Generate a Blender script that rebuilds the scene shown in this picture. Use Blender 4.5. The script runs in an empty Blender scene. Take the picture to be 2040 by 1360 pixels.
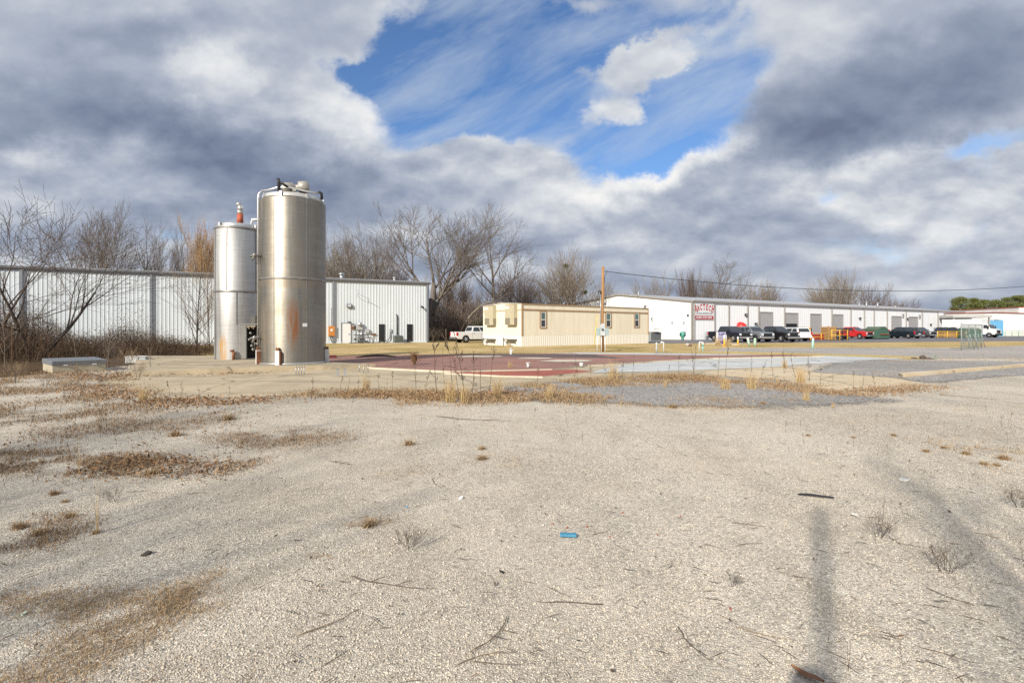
import bpy, bmesh, math, random
import numpy as np
from mathutils import Vector, Matrix, noise as mnoise
R = math.radians
rng = random.Random(7)
nrg = np.random.default_rng(11)
scene = bpy.context.scene
C = scene.collection
HZ, F, CZ = 656.0, 1000.0, 1.55          # horizon row, focal length (px) and eye height used when surveying the photograph
PI = math.pi

def gp(px, py, z=0.0):                    # point on the ground (height z) surveyed from the photograph
    D = (CZ - z) * F / (py - HZ)
    return Vector(((px - 1020) / F * D, D, z))
def at(px, D, z=0.0):
    return Vector(((px - 1020) / F * D, D, z))
def zat(py, D):
    return CZ - (py - HZ) * D / F
def U(a, b): return rng.uniform(a, b)

# ------------------------------------------------------------------ mesh builder
class MB:
    def __init__(s): s.v = []; s.f = []; s.mi = []; s.sm = []
    def add(s, vs, fs, m=0, smooth=False):
        o = len(s.v); s.v.extend([tuple(x) for x in vs])
        for f in fs:
            s.f.append(tuple(i + o for i in f)); s.mi.append(m); s.sm.append(smooth)
        return s
    def box(s, x0, x1, y0, y1, z0, z1, m=0, M=None):
        vs = [(x0,y0,z0),(x1,y0,z0),(x1,y1,z0),(x0,y1,z0),(x0,y0,z1),(x1,y0,z1),(x1,y1,z1),(x0,y1,z1)]
        if M is not None: vs = [M @ Vector(v) for v in vs]
        return s.add(vs, [(0,3,2,1),(4,5,6,7),(0,1,5,4),(1,2,6,5),(2,3,7,6),(3,0,4,7)], m)
    def tube(s, pts, rad, n=6, m=0, smooth=True, cap=True):
        pts = [Vector(p) for p in pts]
        if not hasattr(rad, '__len__'): rad = [rad] * len(pts)
        o = len(s.v); fs = []
        k = len(pts)
        prev = None
        for i, p in enumerate(pts):
            t = (pts[min(i+1,k-1)] - pts[max(i-1,0)])
            if t.length < 1e-9: t = Vector((0,0,1))
            t.normalize()
            if prev is None:
                a = t.cross(Vector((0.13,0.31,0.94)))
                if a.length < .1: a = t.cross(Vector((1,0,0)))
            else:
                a = prev - t * prev.dot(t)
                if a.length < 1e-6: a = t.cross(Vector((1,0,0)))
            a.normalize(); prev = a
            b = t.cross(a)
            for j in range(n):
                w = 2*PI*j/n
                s.v.append(tuple(p + (a*math.cos(w) + b*math.sin(w)) * rad[i]))
        for i in range(k-1):
            for j in range(n):
                j2 = (j+1) % n
                s.f.append((o+i*n+j, o+i*n+j2, o+(i+1)*n+j2, o+(i+1)*n+j)); s.mi.append(m); s.sm.append(smooth)
        if cap and n > 3:
            s.f.append(tuple(o+j for j in range(n))[::-1]); s.mi.append(m); s.sm.append(False)
            s.f.append(tuple(o+(k-1)*n+j for j in range(n))); s.mi.append(m); s.sm.append(False)
        return s
    def cyl(s, p0, p1, r0, r1=None, n=16, m=0, cap=True):
        return s.tube([p0, p1], [r0, r0 if r1 is None else r1], n, m, True, cap)
    def lathe(s, prof, n=24, c=(0,0,0), axis='z', m=0, smooth=True, a0=0, a1=2*PI):
        o = len(s.v); full = abs(a1-a0-2*PI) < 1e-6
        cols = n if full else n+1
        for (r, h) in prof:
            for j in range(cols):
                w = a0 + (a1-a0)*j/n
                x, y = r*math.cos(w), r*math.sin(w)
                p = (x,y,h) if axis == 'z' else ((h,x,y) if axis == 'x' else (y,h,x))
                s.v.append((p[0]+c[0], p[1]+c[1], p[2]+c[2]))
        for i in range(len(prof)-1):
            for j in range(n):
                j2 = (j+1) % cols
                s.f.append((o+i*cols+j, o+i*cols+j2, o+(i+1)*cols+j2, o+(i+1)*cols+j)); s.mi.append(m); s.sm.append(smooth)
        return s
    def ball(s, c, r, n=10, m=0, sc=(1,1,1)):
        o = len(s.v); k = n//2+1
        for i in range(k+1):
            a = -PI/2 + PI*i/k
            for j in range(n):
                w = 2*PI*j/n
                s.v.append((c[0]+r*sc[0]*math.cos(a)*math.cos(w), c[1]+r*sc[1]*math.cos(a)*math.sin(w), c[2]+r*sc[2]*math.sin(a)))
        for i in range(k):
            for j in range(n):
                j2=(j+1)%n
                s.f.append((o+i*n+j,o+i*n+j2,o+(i+1)*n+j2,o+(i+1)*n+j)); s.mi.append(m); s.sm.append(True)
        return s
    def prism(s, poly, h0, h1, plane='xy', m=0, ms=None):
        k = len(poly)
        def P(a, b, h): return (a,b,h) if plane == 'xy' else ((a,h,b) if plane == 'xz' else (h,a,b))
        vs = [P(a,b,h0) for a,b in poly] + [P(a,b,h1) for a,b in poly]
        o = len(s.v); s.v.extend(vs)
        s.f.append(tuple(o+i for i in range(k))[::-1]); s.mi.append(m); s.sm.append(False)
        s.f.append(tuple(o+k+i for i in range(k))); s.mi.append(m); s.sm.append(False)
        for i in range(k):
            j = (i+1) % k
            s.f.append((o+i, o+j, o+k+j, o+k+i)); s.mi.append(m if ms is None else ms); s.sm.append(False)
        return s
    def mesh(s, name, mats):
        me = bpy.data.meshes.new(name)
        me.from_pydata(s.v, [], s.f)
        for m in (mats if isinstance(mats, (list, tuple)) else [mats]): me.materials.append(m)
        me.polygons.foreach_set('material_index', s.mi)
        me.polygons.foreach_set('use_smooth', s.sm)
        me.update()
        return me
    def build(s, name, mats, parent=None, loc=None, rotz=None, bevel=0, fix=False):
        me = s.mesh(name, mats)
        if fix:
            bm = bmesh.new(); bm.from_mesh(me); bmesh.ops.recalc_face_normals(bm, faces=bm.faces); bm.to_mesh(me); bm.free()
        o = bpy.data.objects.new(name, me); C.objects.link(o)
        if parent is not None: o.parent = parent
        if loc is not None: o.location = loc
        if rotz is not None: o.rotation_euler = (0,0,rotz)
        if bevel:
            b = o.modifiers.new('Bevel','BEVEL'); b.width = bevel; b.segments = 2; b.limit_method = 'ANGLE'; b.angle_limit = R(40)
        return o

def tag(o, label=None, cat=None, group=None, kind=None):
    if label: o['label'] = label
    if cat: o['category'] = cat
    if group: o['group'] = group
    if kind: o['kind'] = kind
    return o
def thing(name, label, cat, loc=(0,0,0), rotz=0, group=None):
    o = bpy.data.objects.new(name, None); C.objects.link(o)
    o.empty_display_size = .2
    o.location = loc; o.rotation_euler = (0,0,rotz)
    return tag(o, label, cat, group)
KIDS = {}
def copy_tree(o, parent=None):
    c = o.copy(); C.objects.link(c)
    if parent is not None: c.parent = parent
    for ch in list(o.children): copy_tree(ch, c)
    return c
def dup(o, loc, rotz=0, scale=1, label=None, group=None):
    c = copy_tree(o); c.location = loc; c.rotation_euler = (0,0,rotz)
    c.scale = (scale,)*3 if not hasattr(scale,'__len__') else scale
    if label: c['label'] = label
    if group: c['group'] = group
    return c
def one(name, mb, mats, label, cat, loc=None, rotz=None, group=None, bevel=0, fix=False):
    return tag(mb.build(name, mats, None, loc, rotz, bevel, fix), label, cat, group)

# ------------------------------------------------------------------ materials
MATS = {}
def nodes_of(name):
    m = bpy.data.materials.new(name); m.use_nodes = True
    nt = m.node_tree; bs = nt.nodes['Principled BSDF']
    return m, nt, bs
def N(nt, typ, **kw):
    n = nt.nodes.new(typ)
    for k, v in kw.items():
        if k in n.inputs.keys() if hasattr(n.inputs,'keys') else False: n.inputs[k].default_value = v
        else: setattr(n, k, v)
    return n
def L(nt, a, b): nt.links.new(a, b)
def rgba(c): return (c[0], c[1], c[2], 1)
def mul(c, k): return tuple(min(1, x*k) for x in c)
def ramp(nt, fac, stops):
    r = nt.nodes.new('ShaderNodeValToRGB'); e = r.color_ramp.elements
    while len(e) < len(stops): e.new(.5)
    for i, (p, c) in enumerate(stops):
        e[i].position = p; e[i].color = rgba(c) if hasattr(c,'__len__') else (c,c,c,1)
    if fac is not None: L(nt, fac, r.inputs[0])
    return r
def coords(nt, scale=(1,1,1), kind='Object', rot=(0,0,0), loc=(0,0,0)):
    tc = nt.nodes.new('ShaderNodeTexCoord'); mp = nt.nodes.new('ShaderNodeMapping')
    mp.inputs['Scale'].default_value = scale; mp.inputs['Rotation'].default_value = rot; mp.inputs['Location'].default_value = loc
    L(nt, tc.outputs[kind], mp.inputs[0]); return mp.outputs[0]
def ntex(nt, vec, scale, detail=4, rough=.6, dist=0):
    n = nt.nodes.new('ShaderNodeTexNoise'); n.inputs['Scale'].default_value = scale; n.inputs['Detail'].default_value = detail
    n.inputs['Roughness'].default_value = rough; n.inputs['Distortion'].default_value = dist
    L(nt, vec, n.inputs['Vector']); return n.outputs['Fac']
def mixc(nt, fac, a, b, blend='MIX'):
    m = nt.nodes.new('ShaderNodeMix'); m.data_type = 'RGBA'; m.blend_type = blend
    for s, v in ((m.inputs[0], fac), (m.inputs[6], a), (m.inputs[7], b)):
        if hasattr(v, 'is_output'): L(nt, v, s)
        elif hasattr(v, '__len__'): s.default_value = rgba(v)
        else: s.default_value = v
    return m.outputs[2]
def mth(nt, op, a, b=None, c=None, clamp=False):
    m = nt.nodes.new('ShaderNodeMath'); m.operation = op; m.use_clamp = clamp
    for i, v in enumerate((a, b, c)):
        if v is None: continue
        if hasattr(v, 'is_output'): L(nt, v, m.inputs[i])
        else: m.inputs[i].default_value = v
    return m.outputs[0]
def bump(nt, bs, h, strength=.3, dist=.02):
    b = nt.nodes.new('ShaderNodeBump'); b.inputs['Strength'].default_value = strength; b.inputs['Distance'].default_value = dist
    L(nt, h, b.inputs['Height']); L(nt, b.outputs[0], bs.inputs['Normal'])

def mat(name, col, rough=.7, metal=0, var=.12, scale=3, stretch=(1,1,1), bmp=0, bscale=30, dirt=None, dfac=.35, coat=0):
    if name in MATS: return MATS[name]
    m, nt, bs = nodes_of(name)
    v = coords(nt, stretch)
    n = ntex(nt, v, scale, 5)
    r = ramp(nt, n, [(.3, mul(col, 1-var)), (.7, mul(col, 1+var))])
    out = r.outputs[0]
    if dirt:
        d = ramp(nt, ntex(nt, v, scale*.6, 6, .7), [(.5, 0.), (.75, 1.)])
        out = mixc(nt, mth(nt, 'MULTIPLY', d.outputs[0], dfac), out, dirt)
    L(nt, out, bs.inputs['Base Color'])
    bs.inputs['Roughness'].default_value = rough; bs.inputs['Metallic'].default_value = metal
    if coat: bs.inputs['Coat Weight'].default_value = coat; bs.inputs['Coat Roughness'].default_value = .05
    if bmp: bump(nt, bs, ntex(nt, v, bscale, 3), bmp, .02)
    MATS[name] = m; return m
def island(name, cols, rough=.8, trans=0):
    """each loose piece takes its own tint"""
    if name in MATS: return MATS[name]
    m, nt, bs = nodes_of(name)
    g = nt.nodes.new('ShaderNodeNewGeometry')
    k = len(cols)
    r = ramp(nt, g.outputs['Random Per Island'], [(i/max(1,k-1), c) for i, c in enumerate(cols)])
    L(nt, r.outputs[0], bs.inputs['Base Color']); bs.inputs['Roughness'].default_value = rough
    bs.inputs['Specular IOR Level'].default_value = .2
    if trans: bs.inputs['Subsurface Weight'].default_value = 0
    MATS[name] = m; return m

# value noise for scattering
def vnoise(xy, s, seed=0):
    return np.array([mnoise.noise(Vector((x*s+seed*17.3, y*s-seed*9.1, seed*3.7))) for x, y in xy])
def inpoly(P, poly):
    x, y = P[:,0], P[:,1]; c = np.zeros(len(P), bool); k = len(poly)
    for i in range(k):
        x0,y0 = poly[i][0],poly[i][1]; x1,y1 = poly[(i+1)%k][0],poly[(i+1)%k][1]
        t = ((y0 > y) != (y1 > y)) & (x < (x1-x0)*(y-y0)/((y1-y0) if abs(y1-y0)>1e-9 else 1e-9) + x0)
        c ^= t
    return c
def scatter(poly, n):
    a = np.array([(p[0],p[1]) for p in poly]); lo, hi = a.min(0), a.max(0)
    out = np.zeros((0,2))
    while len(out) < n:
        P = nrg.uniform(lo, hi, (n*2, 2)); out = np.vstack([out, P[inpoly(P, poly)]])
        if len(out) == 0: break
    return out[:n]
def px(*pts): return [gp(a, b) for a, b in pts]
SUN_E, EXPO = 4.3, 0.3
SKYK, CLOUDK = .95, 7.6
COVER0, BRIGHT0 = .74, .535
COVER = [  # x, y, rx, ry, tilt, weight   (negative = blue gaps)
 (880,150,330,250,0,-1.0),(1110,60,460,190,10,-.75),(1060,235,380,130,5,-.75),(1300,285,310,130,22,-1.0),(1420,150,230,90,25,-.8),
 (740,165,220,70,-10,-.75),(1975,300,170,36,18,-.5),(1650,385,90,40,0,-.42),(1850,470,260,36,6,-.18),(420,470,300,40,0,-.3),
 (1262,118,95,70,0,.55),(1212,222,100,70,0,.62),(890,85,75,50,0,.4),(1160,10,120,40,0,.45),(950,135,230,24,26,.62),(1340,62,290,30,22,.42),(1410,40,170,80,20,-.5),(1330,170,120,60,25,-.35),(1130,150,160,80,0,.2),(1060,270,240,60,0,.25),(640,60,190,170,0,.5),
 (1000,350,300,80,0,.45),(1300,410,420,80,0,.5),(930,310,130,60,0,.35),
]
BRIGHT = [
 (180,250,520,140,-14,-.50),(470,320,400,90,-16,-.34),(700,245,180,110,-10,.34),(330,90,330,120,0,-.16),(450,130,130,110,-45,.40),(650,80,170,140,0,.02),(330,60,260,90,0,-.18),
 (60,70,230,110,0,-.05),(70,290,100,60,0,.32),(210,300,90,60,0,.15),(150,400,400,90,0,-.12),(600,380,260,70,0,-.15),(1020,560,2200,60,0,-.05),
 (1760,210,520,190,10,-.52),(1560,255,260,120,0,-.15),(1660,60,230,100,-20,.14),(1960,100,260,160,0,-.2),(1200,390,330,75,6,.42),(1380,325,200,55,25,.38),(1000,325,220,75,0,.22),
 (1700,335,330,45,4,.25),(1800,410,380,70,0,.24),(1350,440,300,50,0,.12),(1250,480,500,40,0,-.16),(1500,580,1500,60,0,-.06),(500,400,420,80,0,-.26),(830,440,400,70,0,-.12),
 (1265,120,120,80,0,.22),(1215,220,120,70,0,.18),
]
# ------------------------------------------------------------------ camera, sun, sky
cam = bpy.data.cameras.new('camera'); co = bpy.data.objects.new('camera', cam); C.objects.link(co)
co.location = (0,0,CZ); co.rotation_euler = (R(90),0,0)
cam.sensor_width = 36; cam.lens = F/2040*36; cam.shift_y = -24/2040
cam.clip_start = .05; cam.clip_end = 5000
scene.camera = co
SUN_AZ = math.atan2(-.515,-.857); SUN_EL = R(29)
sdir = Vector((math.sin(SUN_AZ)*math.cos(SUN_EL), math.cos(SUN_AZ)*math.cos(SUN_EL), math.sin(SUN_EL)))
sl = bpy.data.lights.new('sun','SUN'); sl.energy = SUN_E; sl.angle = R(.6); sl.color = (1,.93,.82)
so = bpy.data.objects.new('sun', sl); C.objects.link(so)
so.rotation_euler = (-sdir).to_track_quat('-Z','Y').to_euler(); so.location = (-20,-40,30)
vs = scene.view_settings; vs.view_transform = 'Standard'; vs.look = 'None'; vs.gamma = 1; vs.exposure = EXPO; vs.use_curve_mapping = False
scene.cycles.max_bounces = 5; scene.cycles.diffuse_bounces = 2; scene.cycles.glossy_bounces = 3; scene.cycles.transmission_bounces = 3
scene.cycles.use_denoising = False
scene.cycles.caustics_reflective = False; scene.cycles.caustics_refractive = False
scene.cycles.sample_clamp_indirect = 6

w = bpy.data.worlds.new('World'); scene.world = w; w.use_nodes = True
nt = w.node_tree; bg = nt.nodes['Background']
tc = nt.nodes.new('ShaderNodeTexCoord')
sky = nt.nodes.new('ShaderNodeTexSky'); sky.sky_type = 'NISHITA'; sky.sun_disc = False
sky.sun_elevation = SUN_EL; sky.sun_rotation = SUN_AZ % (2*PI); sky.altitude = 100; sky.air_density = 1.0; sky.dust_density = .6; sky.ozone_density = 2.0
bg.inputs['Strength'].default_value = .1
sp = nt.nodes.new('ShaderNodeSeparateXYZ'); L(nt, tc.outputs['Generated'], sp.inputs[0])
X, Y, Z = sp.outputs
ay = mth(nt,'MAXIMUM', mth(nt,'ABSOLUTE',Y), .05)
u = mth(nt,'DIVIDE',X,ay); v = mth(nt,'DIVIDE',Z,ay)
uv = nt.nodes.new('ShaderNodeCombineXYZ'); L(nt,u,uv.inputs[0]); L(nt,v,uv.inputs[1])
# cloud layer coordinates: a flat deck seen in perspective
zz = mth(nt,'ADD', mth(nt,'MAXIMUM',Z,0.0), .30)
lay = nt.nodes.new('ShaderNodeCombineXYZ'); L(nt, mth(nt,'DIVIDE',X,zz), lay.inputs[0]); L(nt, mth(nt,'DIVIDE',Y,zz), lay.inputs[1])
zz2 = mth(nt,'ADD', mth(nt,'MAXIMUM',mth(nt,'ADD',Z,.022),0.0), .30)
lay2 = nt.nodes.new('ShaderNodeCombineXYZ'); L(nt, mth(nt,'DIVIDE',X,zz2), lay2.inputs[0]); L(nt, mth(nt,'DIVIDE',Y,zz2), lay2.inputs[1])
# warp for blob edges
wn = nt.nodes.new('ShaderNodeTexNoise'); wn.inputs['Scale'].default_value = 3.2; wn.inputs['Detail'].default_value = 8; wn.inputs['Roughness'].default_value = .62
L(nt, uv.outputs[0], wn.inputs['Vector'])
wv = nt.nodes.new('ShaderNodeVectorMath'); wv.operation = 'MULTIPLY_ADD'
L(nt, wn.outputs['Color'], wv.inputs[0]); wv.inputs[1].default_value = (.36,.26,0); 
off = nt.nodes.new('ShaderNodeVectorMath'); off.operation='ADD'; L(nt, uv.outputs[0], off.inputs[0]); off.inputs[1].default_value = (-.18,-.13,0)
L(nt, off.outputs[0], wv.inputs[2])
UVW = wv.outputs[0]
def blobs(lst, base):
    acc = base
    for (bx, by, rx, ry, rot, wt) in lst:
        mp = nt.nodes.new('ShaderNodeMapping'); mp.vector_type = 'TEXTURE'
        mp.inputs['Location'].default_value = ((bx-1020)/F, (656-by)/F, 0)
        mp.inputs['Rotation'].default_value = (0,0,R(rot)); mp.inputs['Scale'].default_value = (rx/F, ry/F, 1)
        L(nt, UVW, mp.inputs[0])
        g = nt.nodes.new('ShaderNodeTexGradient'); g.gradient_type = 'SPHERICAL'
        L(nt, mp.outputs[0], g.inputs[0])
        ss = nt.nodes.new('ShaderNodeMapRange'); ss.interpolation_type = 'SMOOTHSTEP'
        L(nt, g.outputs['Fac'], ss.inputs[0])
        acc = mth(nt,'MULTIPLY_ADD', ss.outputs[0], wt, acc)
    return acc
cover = blobs(COVER, COVER0)
bright = blobs(BRIGHT, BRIGHT0)
def fbm(vec, s, d=8, r=.52, dist=.1): return ntex(nt, vec, s, d, r, dist)
n1 = fbm(lay.outputs[0], 1.9); n2 = fbm(lay2.outputs[0], 1.9)
m1 = fbm(uv.outputs[0], 5.0, 12, .62)
dens = mth(nt,'ADD', cover, mth(nt,'ADD', mth(nt,'MULTIPLY', mth(nt,'SUBTRACT',n1,.5), .95), mth(nt,'MULTIPLY', mth(nt,'SUBTRACT',m1,.5), .72)))
mr = nt.nodes.new('ShaderNodeMapRange'); mr.interpolation_type = 'SMOOTHSTEP'; L(nt, dens, mr.inputs[0]); mr.inputs[1].default_value = .16; mr.inputs[2].default_value = .64
alpha = mr.outputs[0]
# cirrus streaks
cr_ = nt.nodes.new('ShaderNodeMapping'); cr_.inputs['Rotation'].default_value = (0,0,R(-25)); L(nt, uv.outputs[0], cr_.inputs[0])
cm = nt.nodes.new('ShaderNodeMapping'); cm.inputs['Scale'].default_value = (1.2,4.6,1); L(nt, cr_.outputs[0], cm.inputs[0])
ci = nt.nodes.new('ShaderNodeMapRange'); L(nt, ntex(nt, cm.outputs[0], 2.0, 9, .6, .35), ci.inputs[0]); ci.inputs[1].default_value=.40; ci.inputs[2].default_value=.74; ci.inputs[4].default_value=.78
# shading: lit tops, grey bellies
pm1 = nt.nodes.new('ShaderNodeMapping'); pm1.inputs['Scale'].default_value=(1,1.9,1); L(nt, uv.outputs[0], pm1.inputs[0])
pm2 = nt.nodes.new('ShaderNodeMapping'); pm2.inputs['Scale'].default_value=(1,1.9,1); pm2.inputs['Location'].default_value=(-.010,.055,0); L(nt, uv.outputs[0], pm2.inputs[0])
p1 = ntex(nt, pm1.outputs[0], 3.3, 10, .56, .1); p2 = ntex(nt, pm2.outputs[0], 3.3, 10, .56, .1)
lowm = ramp(nt, v, [(0,.25),(.11,.5),(.22,1.0),(.36,.9),(.5,.45),(.7,.35)])
puff = mth(nt,'MULTIPLY', mth(nt,'SUBTRACT', p1, p2), 1.35)
pb = mth(nt,'MULTIPLY', mth(nt,'SUBTRACT', p1, .5), .45)
rel = mth(nt,'ADD', mth(nt,'MULTIPLY', mth(nt,'SUBTRACT', n1, n2), 1.5), mth(nt,'MULTIPLY', mth(nt,'ADD', puff, pb), lowm.outputs[0]))
thin = mth(nt,'MULTIPLY', mth(nt,'SUBTRACT', .80, mth(nt,'MINIMUM',dens,1.2)), .34)
br = mth(nt,'MULTIPLY_ADD', mth(nt,'ADD', mth(nt,'ADD', bright, rel), thin), .80, .145)
cr = ramp(nt, br, [(0.0,(.17,.21,.31)),(.16,(.235,.285,.395)),(.38,(.33,.385,.50)),(.58,(.49,.54,.635)),(.8,(.76,.79,.83)),(1.0,(1.0,.99,.97))])
skym = mixc(nt, 1.0, sky.outputs[0], (.84,1.06,1.32), 'MULTIPLY')
skyb = nt.nodes.new('ShaderNodeVectorMath'); skyb.operation='SCALE'; L(nt, skym, skyb.inputs[0]); skyb.inputs[3].default_value = SKYK
cl = nt.nodes.new('ShaderNodeVectorMath'); cl.operation='SCALE'; L(nt, cr.outputs[0], cl.inputs[0]); cl.inputs[3].default_value = CLOUDK
ciw = mixc(nt, ci.outputs[0], skyb.outputs[0], (.62*CLOUDK,.70*CLOUDK,.80*CLOUDK))
fin = mixc(nt, alpha, ciw, cl.outputs[0])
L(nt, fin, bg.inputs['Color'])
# ------------------------------------------------------------------ ground materials
def gravel_mat(name, light, dark, tan, cell=48, tanamt=.5, bst=.5, big=.22, streak=True):
    m, nt, bs = nodes_of(name)
    v = coords(nt)
    wv = nt.nodes.new('ShaderNodeVectorMath'); wv.operation='MULTIPLY_ADD'
    wn = nt.nodes.new('ShaderNodeTexNoise'); wn.inputs['Scale'].default_value = 14; L(nt, v, wn.inputs['Vector'])
    L(nt, wn.outputs['Color'], wv.inputs[0]); wv.inputs[1].default_value=(.03,.03,.03); L(nt, v, wv.inputs[2])
    vo = nt.nodes.new('ShaderNodeTexVoronoi'); vo.inputs['Scale'].default_value = cell; L(nt, wv.outputs[0], vo.inputs['Vector'])
    ve = nt.nodes.new('ShaderNodeTexVoronoi'); ve.feature = 'DISTANCE_TO_EDGE'; ve.inputs['Scale'].default_value = cell; L(nt, wv.outputs[0], ve.inputs['Vector'])
    sx = nt.nodes.new('ShaderNodeSeparateColor'); L(nt, vo.outputs['Color'], sx.inputs[0])
    c = ramp(nt, sx.outputs[0], [(0,mul(dark,.55)),(.22,mul(dark,.9)),(.6,light),(.85,mul(light,1.16)),(1,mul(light,1.4))]).outputs[0]
    # tan fines as patches; crevice shade between stones painted in as dark edges
    e = ramp(nt, ve.outputs['Distance'], [(0,0.),(.09,1.)]).outputs[0]
    pn = ntex(nt, v, .55, 8, .68, .6)
    patch = ramp(nt, pn, [(.44,0.),(.66,1.)]).outputs[0]
    fine = ntex(nt, v, 160, 3, .7)
    tanc = mixc(nt, fine, mul(tan,.72), mul(tan,1.2))
    c = mixc(nt, mth(nt,'MULTIPLY', patch, tanamt), c, tanc)
    c = mixc(nt, mth(nt,'MULTIPLY', mth(nt,'SUBTRACT',1.,e), .5), c, mul(dark,.42))
    # broad tone changes and darker scuffed lanes
    bn = ramp(nt, ntex(nt, v, .16, 6, .62, .4), [(.3,1-big),(.7,1+big*.25)]).outputs[0]
    c = mixc(nt, 1.0, c, bn, 'MULTIPLY')
    mn = ramp(nt, ntex(nt, v, 1.9, 7, .7, .2), [(.28,.80),(.40,.94),(.62,1.05)]).outputs[0]
    c = mixc(nt, 1.0, c, mn, 'MULTIPLY')
    if streak:
        vs_ = coords(nt, (.5,.07,1), rot=(0,0,R(-31)))
        st = ramp(nt, ntex(nt, vs_, 1.4, 6, .65, .3), [(.34,.86),(.56,1.04)]).outputs[0]
        c = mixc(nt, .8, c, st, 'MULTIPLY')
    if streak:      # oily and earthy blotches, a little mossy
        sp_=ramp(nt, ntex(nt, coords(nt,(1,.62,1),loc=(7,3,0)), 1.35, 5, .6, .6), [(.60,0.),(.72,.42)]).outputs[0]
        c = mixc(nt, sp_, c, mul(tan,.55))
        pl_=ramp(nt, ntex(nt, v, .42, 5, .6, .3), [(.50,0.),(.68,.30)]).outputs[0]
        c = mixc(nt, pl_, c, mul(light,1.12))
    L(nt, c, bs.inputs['Base Color']); bs.inputs['Roughness'].default_value = .92; bs.inputs['Specular IOR Level'].default_value = .25
    h = mth(nt,'ADD', mth(nt,'MULTIPLY', mth(nt,'MINIMUM', ve.outputs['Distance'], .35), 2.2), mth(nt,'MULTIPLY', sx.outputs[1], .5))
    h = mth(nt,'ADD', h, mth(nt,'MULTIPLY', ntex(nt, v, 70, 3, .7), .6))
    bump(nt, bs, h, bst, .012)
    return m
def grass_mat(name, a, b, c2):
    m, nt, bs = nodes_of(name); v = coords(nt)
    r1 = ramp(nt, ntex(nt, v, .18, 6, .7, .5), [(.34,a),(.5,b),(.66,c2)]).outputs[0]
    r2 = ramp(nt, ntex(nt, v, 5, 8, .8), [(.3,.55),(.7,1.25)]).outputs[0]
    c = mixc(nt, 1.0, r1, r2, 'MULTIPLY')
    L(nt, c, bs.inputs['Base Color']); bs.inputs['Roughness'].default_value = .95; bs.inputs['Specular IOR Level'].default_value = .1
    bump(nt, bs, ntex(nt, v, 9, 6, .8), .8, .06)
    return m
def slab_mat(name, col, stain, stain2=None, s=1.0, bst=.15, cracks=True):
    m, nt, bs = nodes_of(name); v = coords(nt)
    c = ramp(nt, ntex(nt, v, .9*s, 8, .7, .4), [(.28,mul(col,.72)),(.5,col),(.72,mul(col,1.14))]).outputs[0]
    vs_ = coords(nt, (.25,1.3,1), rot=(0,0,R(-24)))
    f = ramp(nt, ntex(nt, vs_, .75*s, 6, .62, .8), [(.5,0.),(.7,.8)]).outputs[0]
    c = mixc(nt, f, c, stain)
    if stain2:
        f2 = ramp(nt, ntex(nt, v, .5*s, 7, .7, 1.2), [(.52,0.),(.63,.85)]).outputs[0]
        c = mixc(nt, f2, c, stain2)
    g = ramp(nt, ntex(nt, v, 60, 3, .7), [(.3,.86),(.7,1.1)]).outputs[0]
    c = mixc(nt, 1., c, g, 'MULTIPLY')
    if cracks:
        ve = nt.nodes.new('ShaderNodeTexVoronoi'); ve.feature='DISTANCE_TO_EDGE'; ve.inputs['Scale'].default_value=.22
        wn = nt.nodes.new('ShaderNodeTexNoise'); wn.inputs['Scale'].default_value=1.1; wn.inputs['Detail'].default_value=6; L(nt, v, wn.inputs['Vector'])
        wv = nt.nodes.new('ShaderNodeVectorMath'); wv.operation='MULTIPLY_ADD'; L(nt, wn.outputs['Color'], wv.inputs[0]); wv.inputs[1].default_value=(.9,.9,0); L(nt, v, wv.inputs[2]); L(nt, wv.outputs[0], ve.inputs['Vector'])
        k = ramp(nt, ve.outputs['Distance'], [(0,.35),(.012,1.)]).outputs[0]
        c = mixc(nt, .8, c, k, 'MULTIPLY')
    L(nt, c, bs.inputs['Base Color']); bs.inputs['Roughness'].default_value=.85; bs.inputs['Specular IOR Level'].default_value=.3
    bump(nt, bs, ntex(nt, v, 25, 5, .7), bst, .01)
    return m
M_GRAVEL = gravel_mat('pale_gravel', (.74,.66,.545), (.64,.565,.46), (.60,.505,.375), 75, .45, .55)
M_GREY = gravel_mat('grey_gravel', (.47,.445,.415), (.335,.315,.29), (.43,.37,.30), 30, .25, .5, .25, False)
M_DRIVE = gravel_mat('worn_drive', (.50,.46,.42), (.42,.385,.355), (.50,.43,.34), 40, .4, .3, .2, False)
M_LAWN = grass_mat('dormant_lawn', (.36,.29,.10), (.56,.41,.19), (.68,.52,.28))
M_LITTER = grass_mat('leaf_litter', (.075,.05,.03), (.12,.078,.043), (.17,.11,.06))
M_ASPH = slab_mat('asphalt', (.20,.19,.20), (.15,.145,.15), None, .3, .2, False)
M_CONC = slab_mat('pad_concrete', (.50,.415,.285), (.27,.235,.175), (.56,.475,.34), .8)
M_CONCP = slab_mat('pale_concrete', (.62,.50,.335), (.54,.42,.27), (.66,.57,.43), .8)
M_RED = slab_mat('red_floor_paint', (.33,.18,.145), (.215,.135,.118), (.37,.175,.13), .7)
M_REDB = slab_mat('fresh_red_floor_paint', (.40,.125,.09), (.28,.10,.075), None, 1.2)
M_TAR = slab_mat('tar_floor', (.14,.105,.10), (.09,.075,.07), None, 1)
M_BLUE = slab_mat('blue_grey_floor_paint', (.56,.575,.565), (.46,.455,.435), (.60,.555,.47), .6)
M_WHITEP = slab_mat('bleached_slab', (.62,.56,.44), (.52,.46,.36), None, 1)
M_STRAW = grass_mat('straw', (.50,.37,.15), (.60,.46,.20), (.66,.52,.28))

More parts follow.
